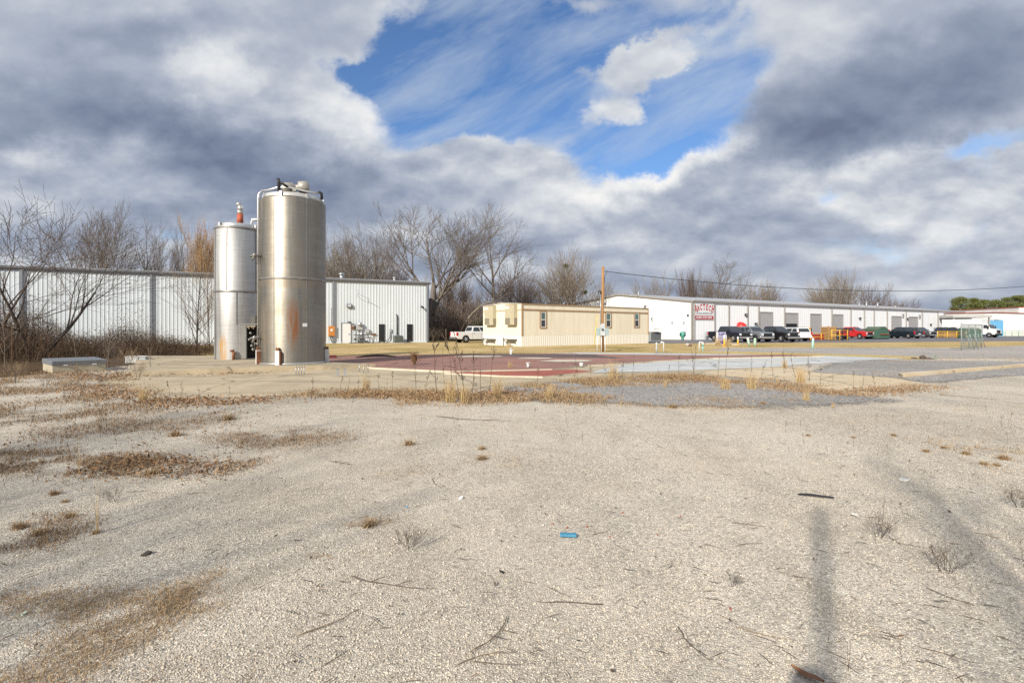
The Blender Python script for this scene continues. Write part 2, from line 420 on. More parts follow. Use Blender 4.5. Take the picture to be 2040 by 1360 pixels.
def wob(poly, j, step=.5, seed=0):
    out = []; k = len(poly)
    for i in range(k):
        a, b = poly[i], poly[(i+1)%k]; d = math.hypot(b[0]-a[0], b[1]-a[1])
        n = max(1, min(60, int(d/step)))
        for q in range(n):
            t = q/n; x, y = a[0]+(b[0]-a[0])*t, a[1]+(b[1]-a[1])*t
            nx = mnoise.noise(Vector((x*.7+seed, y*.7, 1.3))) + .5*mnoise.noise(Vector((x*2.3, y*2.3+seed, 4.1)))
            ny = mnoise.noise(Vector((x*.7, y*.7+seed, 7.7))) + .5*mnoise.noise(Vector((x*2.3+seed, y*2.3, 9.1)))
            out.append((x+nx*j, y+ny*j))
    return out
def sheet(name, poly, z, m, j=.12, step=.5, label=None):
    P = wob([(p[0],p[1]) for p in poly], j, step, len(name)) if j else [(p[0],p[1]) for p in poly]
    bm = bmesh.new(); f = bm.faces.new([bm.verts.new((x,y,z)) for x,y in P])
    if f.normal.z < 0 or f.calc_area() and (f.normal_update() or f.normal.z < 0): f.normal_flip()
    bmesh.ops.triangulate(bm, faces=bm.faces[:])
    me = bpy.data.meshes.new(name); bm.to_mesh(me); bm.free(); me.materials.append(m)
    o = bpy.data.objects.new(name, me); C.objects.link(o); o['kind'] = 'structure'
    if label: o['label'] = label
    return o
def softmat(base, name, edge=.5):
    m=base.copy(); m.name=name; nt=m.node_tree; bs=nt.nodes['Principled BSDF']; out=[n for n in nt.nodes if n.type=='OUTPUT_MATERIAL'][0]
    at_=nt.nodes.new('ShaderNodeAttribute'); at_.attribute_name='mask'
    v=coords(nt); n1=ntex(nt,v,.9,7,.7); n2=ntex(nt,v,26,3,.7)
    f=mth(nt,'ADD',at_.outputs['Fac'],mth(nt,'ADD',mth(nt,'MULTIPLY',mth(nt,'SUBTRACT',n1,.5),1.1),mth(nt,'MULTIPLY',mth(nt,'SUBTRACT',n2,.5),.9)))
    mr=nt.nodes.new('ShaderNodeMapRange'); L(nt,f,mr.inputs[0]); mr.inputs[1].default_value=.44; mr.inputs[2].default_value=.56
    tr=nt.nodes.new('ShaderNodeBsdfTransparent'); mx=nt.nodes.new('ShaderNodeMixShader'); L(nt,mr.outputs[0],mx.inputs[0]); L(nt,tr.outputs[0],mx.inputs[1]); L(nt,bs.outputs[0],mx.inputs[2]); L(nt,mx.outputs[0],out.inputs['Surface'])
    return m
def softsheet(name, poly, z, m, fade=.8, step=.3, label=None):
    """ground sheet whose edge breaks up into the surface below"""
    W=np.array([(p[0],p[1]) for p in poly]); lo=W.min(0)-fade; hi=W.max(0)+fade
    nx,ny=[min(360,max(4,int((hi-lo)[i]/step))) for i in (0,1)]
    gx,gy=np.meshgrid(np.linspace(lo[0],hi[0],nx+1),np.linspace(lo[1],hi[1],ny+1)); Pg=np.column_stack([gx.ravel(),gy.ravel()])
    ins=inpoly(Pg,W); dmin=np.full(len(Pg),1e9)
    for i in range(len(W)):
        a,b=W[i],W[(i+1)%len(W)]; ab=b-a; t=np.clip(((Pg-a)@ab)/max(1e-9,ab@ab),0,1); dmin=np.minimum(dmin,np.linalg.norm(Pg-(a+t[:,None]*ab),axis=1))
    sd=np.where(ins,dmin,-dmin); mk=np.clip(.5+sd/(2*fade),0,1)
    idx=np.arange((nx+1)*(ny+1)).reshape(ny+1,nx+1); q=np.stack([idx[:-1,:-1],idx[:-1,1:],idx[1:,1:],idx[1:,:-1]],2).reshape(-1,4); q=q[mk[q].max(1)>.02]
    me=bpy.data.meshes.new(name); used=np.unique(q); rm=np.full(len(Pg),-1); rm[used]=np.arange(len(used))
    me.from_pydata([(x,y,z) for x,y in Pg[used]],[],[tuple(r) for r in rm[q]]); me.materials.append(m)
    a=me.attributes.new('mask','FLOAT','POINT'); a.data.foreach_set('value',mk[used].astype(np.float32)); me.update()
    o=bpy.data.objects.new(name,me); C.objects.link(o); o['kind']='structure'
    if label: o['label']=label
    return o
M_GREYS=softmat(M_GREY,'grey_gravel_soft'); M_DRIVES=softmat(M_DRIVE,'worn_drive_soft'); M_LITS=softmat(M_LITTER,'leaf_litter_soft'); M_STRS=softmat(M_STRAW,'straw_soft'); M_TARS=softmat(M_TAR,'tar_soft')
def slab(name, poly, z0, z1, m, ms, j=0, label=None):
    P = wob([(p[0],p[1]) for p in poly], j, .5, len(name)) if j else [(p[0],p[1]) for p in poly]
    a = sum(P[i][0]*P[(i+1)%len(P)][1]-P[(i+1)%len(P)][0]*P[i][1] for i in range(len(P)))
    if a < 0: P = P[::-1]
    mb = MB(); mb.prism(P, z0, z1, m=0, ms=1)
    o = mb.build(name, [m, ms]); o['kind'] = 'structure'
    if label: o['label'] = label
    return o
sheet('ground', [(-900,-200),(900,-200),(900,2500),(-900,2500)], 0, M_GRAVEL, 0, label='pale compacted gravel lot with scattered twigs')
sheet('lawn', px((360,711),(655,712),(1000,706),(1130,702.5),(1300,701),(1420,697.5),(1440,693),(1640,692.5),(1900,692.5),(1975,690),(2200,684))+[(500,62),(700,90),(700,900),(-600,900),(-600,45),(-60,30)], .003, M_LAWN, .15, 1.5, 'dormant yellow green lawn around the buildings')
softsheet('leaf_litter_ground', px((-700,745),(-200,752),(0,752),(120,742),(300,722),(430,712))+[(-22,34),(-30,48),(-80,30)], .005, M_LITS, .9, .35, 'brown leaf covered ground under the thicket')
sheet('road', [(13,55.5),(26,56.8),(37.5,59.0),(50,62),(68.7,66.6),(130,80),(230,104),(420,150),(420,260),(180,165),(110,123),(27,75),(19,79),(15,70)], .005, M_ASPH, .1, 2, 'dark asphalt parking road before the long white building')
softsheet('drive', px((1405,698.5),(1440,694),(1640,693),(1900,693),(1975,690.5),(2220,684),(2700,690),(2700,716),(2200,716),(1900,713),(1840,716),(1600,709),(1420,703)), .006, M_DRIVES, .9, .5, 'grey brown worn driveway strip')
softsheet('dry_verge', px((1195,701.5),(1340,699.5),(1420,698.6),(1600,703.5),(1760,707.5),(1850,711.5),(1835,715.5),(1700,713.5),(1560,708.5),(1400,704.0),(1320,703.0),(1200,704.2)), .009, M_STRS, .45, .25, 'narrow strip of straw yellow matted grass')
PAD = px((196,756),(300,799),(520,790),(742,779),(1000,775),(1245,762),(1420,757),(1560,765),(1690,779.5),(1838,764.5),(1640,742),(1560,728),(1250,712),(740,718),(300,735))
sheet('concrete_pad', PAD, .007, M_CONC, .05, .8, 'stained tan concrete pad on the ground')
sheet('pale_concrete_pad', px((1395,742),(1535,731),(1600,736),(1700,745),(1790,755),(1838,764.5),(1690,779.2),(1590,770),(1500,756)), .010, M_CONCP, .06, .6, 'clean tan concrete apron')
sheet('blue_floor', px((1130,702.4),(1300,703.5),(1480,706),(1640,708.5),(1800,714),(1768,717.5),(1640,724),(1530,731.5),(1345,739),(1175,743),(1230,728),(1330,720),(1180,708)), .0125, M_BLUE, .1, .5, 'faded pale blue floor paint on old slab')
slab('red_floor', px((560,720),(640,724.5),(690,729.5),(745,735.5),(900,743),(985,741),(1100,738.5),(1170,730),(1230,727.5),(1300,722),(1420,715.5),(1640,711.2),(1560,708.8),(1400,709.8),(1180,707.6),(1100,706.2),(1000,706.5),(860,708.5),(655,711.8),(560,712)), 0, .075, M_RED, M_WHITEP, .04, 'raised dull red painted floor of a demolished building')
slab('red_floor', px((880,745),(1000,751.5),(1080,753),(1182,743.2),(1140,738.6),(1100,740),(985,743)), 0, .06, M_REDB, M_WHITEP, .04, 'bright red painted floor strip at the slab edge')
softsheet('tar_patch', px((905,711.5),(930,711.0),(1010,712),(1110,714.5),(1240,716),(1180,709),(1020,707.2),(930,709)), .081, M_TARS, .5, .2, 'black tar smears across the red floor')
for pl in (((905,712.2),(940,711.3),(995,711.8),(1006,713.2),(960,714.2),(910,714)), ((1030,716.5),(1060,715.3),(1095,715.6),(1105,717),(1070,718),(1035,717.6)), ((1072,722.5),(1110,719.5),(1160,719.6),(1184,721.5),(1165,724),(1110,724.6))):
    sheet('bleached_patch', px(*pl), .087, M_WHITEP, .05, .3, 'bleached white patch on the red floor')
softsheet('grey_gravel', px((1010,772),(1100,762),(1240,752),(1420,749),(1560,758),(1600,775),(1690,787),(1760,795),(1640,808),(1500,812),(1350,808),(1100,801),(1000,789)), .0125, M_GREYS, 1.0, .12, 'blue grey crushed stone patch')
softsheet('grey_gravel', px((1620,742),(1660,724),(1780,717.8),(1960,719),(2150,722),(2150,738),(1960,753),(1845,762),(1780,752)), .0125, M_GREYS, .7, .25, 'blue grey crushed stone by the pale kerb')
# raised tank slab, 0.18 m high
TS = .18
tsA = gp(262,749.5); tsB = gp(748,733.5)
slab('tank_slab', [(tsA.x,tsA.y),(tsB.x,tsB.y),(-7.62,20.95),(-8.3,22.2),(-11.2,26.0),(-19.5,26.2)], 0, TS, M_CONC, M_CONC, 0, 'raised concrete slab carrying the two steel tanks')
KP = px((1790,748.5),(2060,727),(2064,729),(1798,752))
slab('kerb', KP, 0, .10, M_CONCP, M_CONCP, .03, 'pale concrete kerb strip crossing grey gravel')
# ------------------------------------------------------------------ buildings
W_WHITE = mat('white_wall_paint', (.63,.675,.70), .45, 0, .05, 1.2, (1,1,.15), dirt=(.45,.44,.42), dfac=.25)
W_BRIGHT = mat('bright_white_wall_paint', (.90,.91,.91), .5, 0, .04, 1.0, (1,1,.2))
TRIM_D = mat('slate_trim_paint', (.20,.215,.24), .45, 0, .12, 4)
TRIM_G = mat('grey_brown_trim_paint', (.34,.32,.30), .45, 0, .1, 4)
ROOFM = mat('galvanised_roof', (.55,.56,.57), .4, .3, .08, 2)
DOORW = mat('white_door_paint', (.76,.765,.75), .5, 0, .03)
DARKM = mat('dark_frame_paint', (.045,.045,.05), .5, 0, .15)
GLASSD = mat('dark_glass', (.018,.02,.022), .06, 0, .25, 2)
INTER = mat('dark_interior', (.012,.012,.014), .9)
GALV = mat('galvanised_steel', (.48,.49,.50), .42, .7, .15, 6)
GREYBOX = mat('grey_enamel', (.42,.44,.45), .5, 0, .08)
BLACKP = mat('black_plastic', (.02,.02,.022), .5, 0, .2)
RUST = mat('rusty_steel', (.23,.095,.045), .85, 0, .35, 9)
SHUT = mat('grey_shutter_paint', (.43,.42,.41), .5, 0, .05)
REDP = mat('red_paint', (.62,.025,.02), .4, 0, .08)
YELL = mat('yellow_paint', (.80,.47,.03), .5, 0, .1, 6, dirt=(.35,.2,.08))
COPPER = mat('orange_enamel', (.55,.22,.05), .5, 0, .15)

class Wall:
    """a vertical wall plane surveyed in plan: origin, direction; local x runs along it, local y goes inwards"""
    def __init__(s, o, ang): s.o = Vector((o[0],o[1],0)); s.a = ang; s.c, s.s = math.cos(ang), math.sin(ang)
    def x(s, p):
        k = (p-1020)/F
        return (k*s.o.y - s.o.x)/(s.c - k*s.s)
    def z(s, p, py):
        return zat(py, s.o.y + s.x(p)*s.s)
def ribbed(mb, x0, x1, zt, z0=0, pitch=.32, y=0, d=.035, m=0, flip=False):
    n = max(1, round((x1-x0)/pitch)); p = (x1-x0)/n; prof = []
    for i in range(n):
        a = x0+i*p
        prof += [(a,y),(a+p*.62,y),(a+p*.72,y-d),(a+p*.90,y-d)]
    prof.append((x1,y))
    vs = []; 
    for (a,b) in prof:
        h = zt(a) if callable(zt) else zt
        vs += [(a,b,z0),(a,b,h)]
    mb.add(vs, [(2*i,2*i+2,2*i+3,2*i+1) for i in range(len(prof)-1)], m)
def panel(parent, name, m, x0,x1,z0,z1, y0=-.09, y1=-.0, bevel=0):
    return MB().box(x0,x1,y0,y1,z0,z1).build(name, m, parent, bevel=bevel)

# --- left white warehouse
WA = R(24.4); WO = (-58.0, 59.6-48.05*.4536)
wh = thing('warehouse', 'long white ribbed metal warehouse behind the steel tanks', 'building', (WO[0],WO[1],0), WA)
ww = Wall(WO, WA); wl = ww.x(853.5); EH = 7.12
mb = MB(); ribbed(mb, 0, wl, EH, pitch=.318)
mb.add([(wl,.0,0),(wl,26,0),(wl,26,EH),(wl,13,EH+1.1),(wl,0,EH)], [(0,1,2,3,4)])
mb.add([(0,0,0),(0,26,0),(0,26,EH),(0,13,EH+1.1),(0,0,EH)], [(4,3,2,1,0)])
mb.add([(0,26,0),(wl,26,0),(wl,26,EH),(0,26,EH)], [(1,0,3,2)])
mb.build('wall', W_WHITE, wh)
rf = MB(); rf.add([(-.2,-.25,EH+.02),(wl+.2,-.25,EH+.02),(wl+.2,13,EH+1.16),(-.2,13,EH+1.16),(wl+.2,26.2,EH+.02),(-.2,26.2,EH+.02)], [(0,1,2,3),(3,2,4,5)])
rf = rf.build('roof', ROOFM, wh)
g = MB(); g.prism([(-.24,EH-.24),(-.06,EH-.28),(-.06,EH),(-.30,EH),(-.30,EH-.14)], -.2, wl+.2, 'yz'); g.build('gutter', mat('slate_gutter',(.16,.17,.19),.45), wh, fix=True)
g = MB(); g.box(-.2, wl+.2, -.33, -.05, EH+.003, EH+.05); g.build('eave_trim', ROOFM, wh)
for p in (44, 302, 664.5, 851):
    s = ww.x(p); wd = .11
    MB().box(s-wd, s+wd, -.20, -.04, .1, EH-.26).build('downspout', TRIM_D, wh, bevel=.02)
MB().box(wl-.04, wl+.05, -.07, .12, 0, EH-.02).build('corner_trim', TRIM_D, wh)
MB().box(0, wl, -.06, .1, 0, .18).build('base_trim', W_WHITE, wh)
def vent(parent, p, ww_, y, h, r, top):
    s = ww_.x(p); mb = MB(); mb.cyl((s,y,h),(s,y,h+top),r,r,12); mb.cyl((s,y,h+top),(s,y,h+top+.18),r*1.7,r*1.2,12); mb.build('roof_vent', GALV, parent)
vent(wh, 688, ww, 4, EH+.3, .22, .6); vent(wh, 796, ww, 3, EH+.22, .14, .4)
# door
def wbox(wl_, parent, name, m, pa, pb, ya, yb, y0=-.1, y1=-.0, bevel=0):
    pm = (pa+pb)/2
    return MB().box(wl_.x(pa), wl_.x(pb), y0, y1, wl_.z(pm,yb), wl_.z(pm,ya)).build(name, m, parent, bevel=bevel)
def frame4(mb, x0,x1,z0,z1, t, y0, y1, sill=True):
    mb.box(x0-t,x0,y0,y1,z0,z1); mb.box(x1,x1+t,y0,y1,z0,z1); mb.box(x0-t,x1+t,y0,y1,z1,z1+t)
    if sill: mb.box(x0-t,x1+t,y0,y1,z0-t,z0)
x0, x1 = ww.x(681.3), ww.x(698.4); z1 = ww.z(690,644); 
d = MB().box(x0,x1,-.075,0,.06,z1).build('door', DOORW, wh)
mb = MB(); frame4(mb, x0,x1,.03,z1,.07,-.10,0,False); mb.build('door_frame', TRIM_D, d)
h = MB(); h.tube([(x1-.12,-.075,1.02),(x1-.12,-.13,1.02),(x1-.26,-.13,1.02)],.022,6); h.ball((x1-.12,-.08,1.02),.04,8); h.build('handle', BLACKP, d)
lm = MB(); lm.tube([(x0+.6,-.06,z1+.2),(x0+.75,-.22,z1+.14),(x0+.85,-.3,z1+.18)],.04,6); lm.box(x0+.62,x0+1.0,-.34,-.2,z1+.1,z1+.18); lm.build('door_lamp', BLACKP, wh)
for (pa,pb,ya,yb) in ((755.6,765.2,646.8,680.3),(811.4,820.6,646.8,679.6)):
    xa, xb, za, zb = ww.x(pa), ww.x(pb), ww.z(pa,yb), ww.z(pa,ya)
    mb = MB(); frame4(mb, xa,xb,za,zb,.07,-.085,0); fr = mb.build('window', DARKM, wh)
    MB().box(xa,xb,-.05,-.03,za,zb).build('pane', GLASSD, fr)
    MB().box(xa-.1,xb+.1,-.10,-.02,za-.14,za-.075).build('sill', DOORW, fr)
# floodlight, antenna, camera
s, z = ww.x(695.5), ww.z(695.5,609)
mb = MB(); mb.box(s-.28,s+.28,-.28,-.1,z-.2,z+.18); fl = mb.build('floodlight', DARKM, wh, bevel=.02)
MB().box(s-.2,s+.2,-.285,-.275,z-.13,z+.12).build('lens', mat('lamp_lens',(.55,.57,.6),.2), fl)
MB().box(s+.02,s+.34,-.12,-.03,z-.2,z-.05).build('bracket', DARKM, fl)
s, z = ww.x(711), ww.z(711,584)
mb = MB(); mb.tube([(s,-.05,z-.3),(s,-.9,z-.3),(s,-.9,z+.35)],.02,5); mb.tube([(s-.05,-.9,z-.05),(s+1.1,-.9,z-.65)],.018,5)
for t in (0,.3,.6,.9): mb.tube([(s+1.1*t-.02,-1.15,z-.05-.6*t),(s+1.1*t-.02,-.65,z-.05-.6*t)],.012,4)
one('antenna', mb, GALV, 'small grey roof antenna fixed high on the warehouse wall', 'antenna', (WO[0],WO[1],0), WA)
s, z = ww.x(840.5), ww.z(840.5,610.5)
mb = MB(); mb.tube([(s,-.04,z-.05),(s,-.3,z-.05)],.05,6); mb.tube([(s+.12,-.22,z-.12),(s-.22,-.55,z-.02)],.11,8); mb.ball((s+.1,-.25,z-.2),.1,8)
one('security_camera', mb, BLACKP, 'black security camera near the warehouse right corner', 'camera', (WO[0],WO[1],0), WA)
# service boxes
def svc(name, label, cat, mb, m, ww_=None, rot=None, o=None):
    return one(name, mb, m, label, cat, (o or WO)[0:1]+(o or WO)[1:2]+(0,), WA if rot is None else rot, bevel=.01)
s, z = ww.x(660), ww.z(660,660.5)
t = thing('electric_box', 'orange electric disconnect box left of the warehouse downspout', 'electric box', (WO[0],WO[1],0), WA)
MB().box(s-.33,s+.35,-.3,-.05,z-.48,z+.62).build('box', COPPER, t, bevel=.02); MB().box(s-.1,s+.12,-.32,-.3,z+.05,z+.3).build('dial', DOORW, t)
MB().tube([(s-.1,-.2,z-.48),(s-.08,-.2,.5),(s+.1,-.25,.08)],.045,6).build('conduit', BLACKP, t)
MB().tube([(s,-.12,z+.62),(s+.02,-.12,z+2.6)],.02,5).build('cable', BLACKP, t)
s, z = ww.x(704.5), ww.z(704.5,652)
t = thing('junction_box', 'small rusty junction box right of the warehouse door', 'junction box', (WO[0],WO[1],0), WA)
MB().box(s-.3,s-.02,-.22,-.05,z-.16,z+.14).build('box', RUST, t); MB().box(s+.06,s+.3,-.25,-.05,z-.14,z+.2).build('switch', DARKM, t); MB().tube([(s+.15,-.1,z-.14),(s+.15,-.1,.05)],.02,5).build('conduit', GALV, t)
s, z = ww.x(715.5), ww.z(715.5,652)
t = thing('electric_meter', 'grey electric meter cluster with conduits on the warehouse wall', 'electric meter', (WO[0],WO[1],0), WA)
MB().box(s-.35,s+.35,-.28,-.05,z-.28,z+.3).build('box', GREYBOX, t, bevel=.03); mb = MB(); mb.lathe([(0,-.12),(.2,-.1),(.24,.0),(.24,.08)],16,(s+.05,-.34,z+.35),'y'); mb.build('dome', GALV, t)
for dx in (-.1,.12,.25): MB().tube([(s+dx,-.16,z-.28),(s+dx,-.16,.05)],.05,6).build('conduit', GALV, t)
mb = MB(); mb.tube([(s-.6,-.3,.95),(s+.9,-.3,.9)],.05,6); mb.tube([(s+.9,-.3,.9),(s+1.1,-.35,.5),(s+1.1,-.35,.05)],.04,6); mb.tube([(s-.5,-.3,.45),(s+.5,-.3,.42),(s+.85,-.35,.05)],.05,6)
for dx in (-.5,.1,.45): mb.ball((s+dx,-.34,.46),.12,8)
mb.build('pipe', DARKM, t); MB().box(s+.6,s+1.05,-.28,-.1,1.15,1.6).build('junction_box', GREYBOX, t)
s = ww.x(744); MB_=MB().box(s-.22,s+.22,-.2,-.05,.95,1.1); MB_.tube([(s-.1,-.12,.95),(s-.1,-.12,.04)],.02,5); MB_.tube([(s+.12,-.12,.95),(s+.12,-.12,.5)],.02,5)
one('hose_bib', MB_, RUST, 'low rusty pipe outlet on the warehouse wall', 'pipe', (WO[0],WO[1],0), WA)
s = ww.x(777); t = thing('conduit_riser', 'black conduit riser with a small box beside the condenser', 'conduit', (WO[0],WO[1],0), WA)
MB().box(s-.08,s+.12,-.2,-.05,1.25,1.6).build('box', GREYBOX, t); MB().tube([(s,-.14,1.25),(s-.05,-.14,.6),(s-.3,-.2,.25),(s-1.2,-.25,.08),(s-4.5,-.3,.05)],.04,6).build('conduit', BLACKP, t)
def condenser(label, loc, rot, w, d, h, col, pipe=None):
    t = thing('condenser', label, 'air conditioner', loc, rot)
    mb = MB(); mb.box(-w/2,w/2,-d/2,d/2,.06,h); c = mb.build('cabinet', col, t, bevel=.03)
    mb = MB()
    for i in range(11):
        z_ = .14+(h-.26)*i/10; mb.box(-w/2+.06,w/2-.06,-d/2-.012,-d/2-.001,z_,z_+(h-.26)/10*.55)
    mb.build('grille', mat('condenser_louver',(.10,.11,.105),.5), c)
    mb = MB(); mb.lathe([(0,.0),(w*.36,0),(w*.40,.04),(w*.43,.0)],20,(0,0,h+.004)); mb.build('fan_guard', DARKM, c)
    MB().box(-w/2-.06,w/2+.06,-d/2-.06,d/2+.06,0,.06).build('base', GREYBOX, t)
    return t
AC_G = mat('green_grey_enamel', (.12,.14,.125), .5, 0, .1)
pc = ww.o + Vector((ww.c*ww.x(790), ww.s*ww.x(790), 0)) + Vector((math.sin(WA),-math.cos(WA),0))*.9
condenser('dark green square condenser beside the warehouse windows', tuple(pc), WA, 1.0, 1.0, .82, AC_G)
s = ww.x(791); mb = MB(); mb.tube([(s,-.12,.9),(s,-.12,3.05)],.06,8); mb.tube([(s,-.12,3.05),(s-.1,-.12,3.3)],.05,8)
one('vent_pipe', mb, BLACKP, 'tall black vent pipe behind the green condenser', 'pipe', (WO[0],WO[1],0), WA)

# --- cream office trailer
TA = R(36.2); TO = (0.9,45.6); TL = 17.7; TW = 6.46; TH = 3.92
CREAM = mat('cream_siding', (.82,.755,.61), .55, 0, .05, 1.5, (1,1,.2), dirt=(.6,.5,.35), dfac=.3)
SKIRT = mat('ivory_skirting', (.80,.77,.68), .5, 0, .04, 1.5, (1,1,.2))
BTRIM = mat('tan_trim', (.36,.235,.13), .6, 0, .12, 4)
tr = thing('office_trailer', 'cream modular office trailer with white skirting and two wall air conditioners', 'trailer', (TO[0],TO[1],0), TA)
tw = Wall(TO, TA); te = Wall(TO, TA+PI/2)      # te runs along the end wall, local y of it points away to the left
SK = .95
def grooves(mb, x0,x1,z0,z1,pitch,axis,d=.005):
    n = round((x1-x0)/pitch); p = (x1-x0)/n; prof=[]
    for i in range(n): a=x0+i*p; prof += [(a,0),(a+p-.03,0),(a+p-.02,d),(a+p-.01,d)]
    prof.append((x1,0)); vs=[]
    for a,b in prof: vs += ([(a,b,z0),(a,b,z1)] if axis=='x' else [(b,a,z0),(b,a,z1)])
    fs=[(2*i,2*i+2,2*i+3,2*i+1) for i in range(len(prof)-1)]
    if axis!='x': fs=[f[::-1] for f in fs]
    mb.add(vs, fs)
mb = MB(); grooves(mb,0,TL,SK,TH,.61,'x'); grooves(mb,0,TW,SK,TH,.61,'y')
mb.add([(TL,0,SK),(TL,TW,SK),(TL,TW,TH),(TL,0,TH)],[(0,1,2,3)]); mb.add([(0,TW,SK),(TL,TW,SK),(TL,TW,TH),(0,TW,TH)],[(1,0,3,2)])
mb.add([(0,0,TH),(0,TW/2,TH+.17),(0,TW,TH)],[(0,2,1)]); mb.add([(TL,0,TH),(TL,TW/2,TH+.17),(TL,TW,TH)],[(0,1,2)])
mb.build('wall', CREAM, tr)
mb = MB(); mb.add([(-.06,-.08,TH),(TL+.06,-.08,TH),(TL+.06,TW/2,TH+.21),(-.06,TW/2,TH+.21),(TL+.06,TW+.08,TH),(-.06,TW+.08,TH)],[(0,1,2,3),(3,2,4,5)])
mb.add([(-.065,-.08,TH-.05),(-.065,TW/2,TH+.13),(-.065,TW+.08,TH-.05),(-.065,TW+.08,TH+.005),(-.065,TW/2,TH+.215),(-.065,-.08,TH+.005)],[(0,5,4,1),(1,4,3,2)])
mb.build('roof', mat('trailer_roof',(.45,.42,.38),.6), tr)
mb = MB(); ribbed(mb, -.03, TL+.03, SK+.03, 0, .23, -.03, .018)
mbe = MB(); ribbed(mbe, 0, TW, SK+.03, 0, .23, 0, .018)
mb.add([(-.03+b*.6, a, z) for a,b,z in mbe.v], [f[::-1] for f in mbe.f])
mb.build('skirting', SKIRT, tr)
mb = MB(); 
mb.box(-.04,TL+.04,-.06,-.016,TH-.62,TH-.50); mb.box(-.04,TL+.04,-.09,-.016,TH-.06,TH-.003)
mb.box(-.05,.045,-.075,.03,SK,TH-.07); mb.box(TL-.045,TL+.05,-.075,.03,SK,TH-.07)
mb.build('trim', BTRIM, tr)
mb = MB(); mb.box(-.05,-.016,.05,TW,TH-.62,TH-.52); mb.build('end_trim', mat('pale_trim',(.52,.42,.28),.6), tr)
WBR = mat('window_frame_ivory', (.74,.72,.68), .5)
PGL = mat('pale_window_glass', (.10,.17,.16), .05, 0, .3, 1.5); 
SCRN = mat('window_screen', (.045,.05,.06), .35)
for (pa,pb,ya,yb) in ((1076.3,1087.2,621.5,652),(1206.5,1216.5,623.5,651.5),(1263.5,1272.7,624,651)):
    xa,xb = tw.x(pa),tw.x(pb); za,zb = tw.z(pa,yb),tw.z(pa,ya); zm=(za+zb)/2
    mb=MB(); frame4(mb,xa,xb,za,zb,.09,-.06,-.014); fr=mb.build('window', BTRIM, tr)
    mb=MB(); frame4(mb,xa+.09,xb-.09,za+.06,zb-.06,.06,-.055,-.016); mb.box(xa+.09,xb-.09,-.055,-.016,zm-.035,zm+.035); mb.build('sash', WBR, fr)
    MB().box(xa+.09,xb-.09,-.034,-.018,zm+.035,zb-.06).build('pane', PGL, fr); MB().box(xa+.09,xb-.09,-.034,-.018,za+.06,zm-.035).build('pane', SCRN, fr)
ACM = mat('beige_enamel', (.48,.43,.30), .5, 0, .06); ACG = mat('beige_louver', (.26,.235,.18), .6)
for (pl, pr, yt, yb, lab) in ((972,989,610,650.5,'left wall air conditioner'),(1013,1031,608,650,'right wall air conditioner')):
    ya, yb_ = te.x(pr), te.x(pl)      # along the end wall, away from the corner
    pm=(pl+pr)/2; z1=te.z(pm,yt); z0=te.z(pm,yb-3)
    ac = MB().box(-.42,-.02,ya,yb_,z0,z1).build('air_conditioner', ACM, tr, bevel=.02)
    mb=MB(); zc=z0+.36*(z1-z0)
    for i in range(14): zq=z0+.05+(zc-z0-.1)*i/13; mb.box(-.435,-.42,ya+.42*(yb_-ya),yb_-.06,zq,zq+.03)
    mb.build('louver', ACG, ac); mb=MB()
    for i in range(14): zq=z0+.05+(zc-z0-.1)*i/13; mb.box(-.38,-.06,ya-.014,ya,zq,zq+.03)
    mb.build('louver', ACG, ac)
    mb=MB(); mb.box(-.43,-.42,ya+.55*(yb_-ya),ya+.92*(yb_-ya),z1-.32,z1-.1); mb.build('sticker', DOORW, ac)
    MB().box(-.40,-.03,ya+.02,yb_-.02,z1+.003,z1+.05).build('rain_hood', BTRIM, ac)
# two low shelves on the end wall
SHM = mat('weathered_grey_metal', (.14,.15,.155), .6, .2, .1)
for (pl,pr,yy) in ((971,989,675.5),(1011.5,1031,676)):
    ya, yb_ = te.x(pr), te.x(pl); z=te.z((pl+pr)/2, yy)
    sh = thing('wall_shelf', ('grey bench like shelf under the left air conditioner' if pl<1000 else 'grey bench like shelf under the right air conditioner')+' of the trailer', 'shelf', (TO[0],TO[1],0), TA, 'low shelves on the trailer end')
    MB().box(-.6,-.05,ya,yb_,z-.04,z+.04).build('top', SHM, sh); 
    for q in (ya+.15, yb_-.15):
        mb=MB(); mb.tube([(-.56,q,z-.04),(-.07,q,z-.45)],.03,5); mb.build('brace', SHM, sh)
    MB().box(-.58,-.52,yb_-.1,yb_-.04,0,z+.18).build('post', SHM, sh)
cb=MB().box(-.3,.15,-.15,.15,0,.22); one('concrete_block', cb, M_CONCP, 'small concrete block at the trailer end', 'block', tuple(at(1014,46.4)), .6, bevel=.01)

# --- long white machine shop building
MA = R(29.8); MO = (27.0,75.0); ML = 96.5; MH = 5.85; MR = 7.8
ms = thing('machine_shop', 'long low white industrial building with grey roller doors and a red sign', 'building', (MO[0],MO[1],0), MA)
mw = Wall(MO, MA); me_ = Wall(MO, MA+PI/2)
RY = 16.3; BY = 46.0; 
mb = MB(); ribbed(mb, 0, ML, MH, pitch=.6, d=.012)
prof=[(0,0),(BY,0),(BY,5.2),(RY,MR),(0,MH)]
mb.add([(0,a,z) for a,z in prof],[(4,3,2,1,0)]); mb.add([(ML,a,z) for a,z in prof],[(0,1,2,3,4)]); mb.add([(0,BY,0),(ML,BY,0),(ML,BY,5.2),(0,BY,5.2)],[(1,0,3,2)])
mb.build('wall', W_BRIGHT, ms)
mb=MB(); mb.add([(-.25,-.25,MH+.03),(ML+.25,-.25,MH+.03),(ML+.25,RY,MR+.05),(-.25,RY,MR+.05),(ML+.25,BY+.2,5.22),(-.25,BY+.2,5.22)],[(0,1,2,3),(3,2,4,5)]); mb.build('roof', ROOFM, ms)
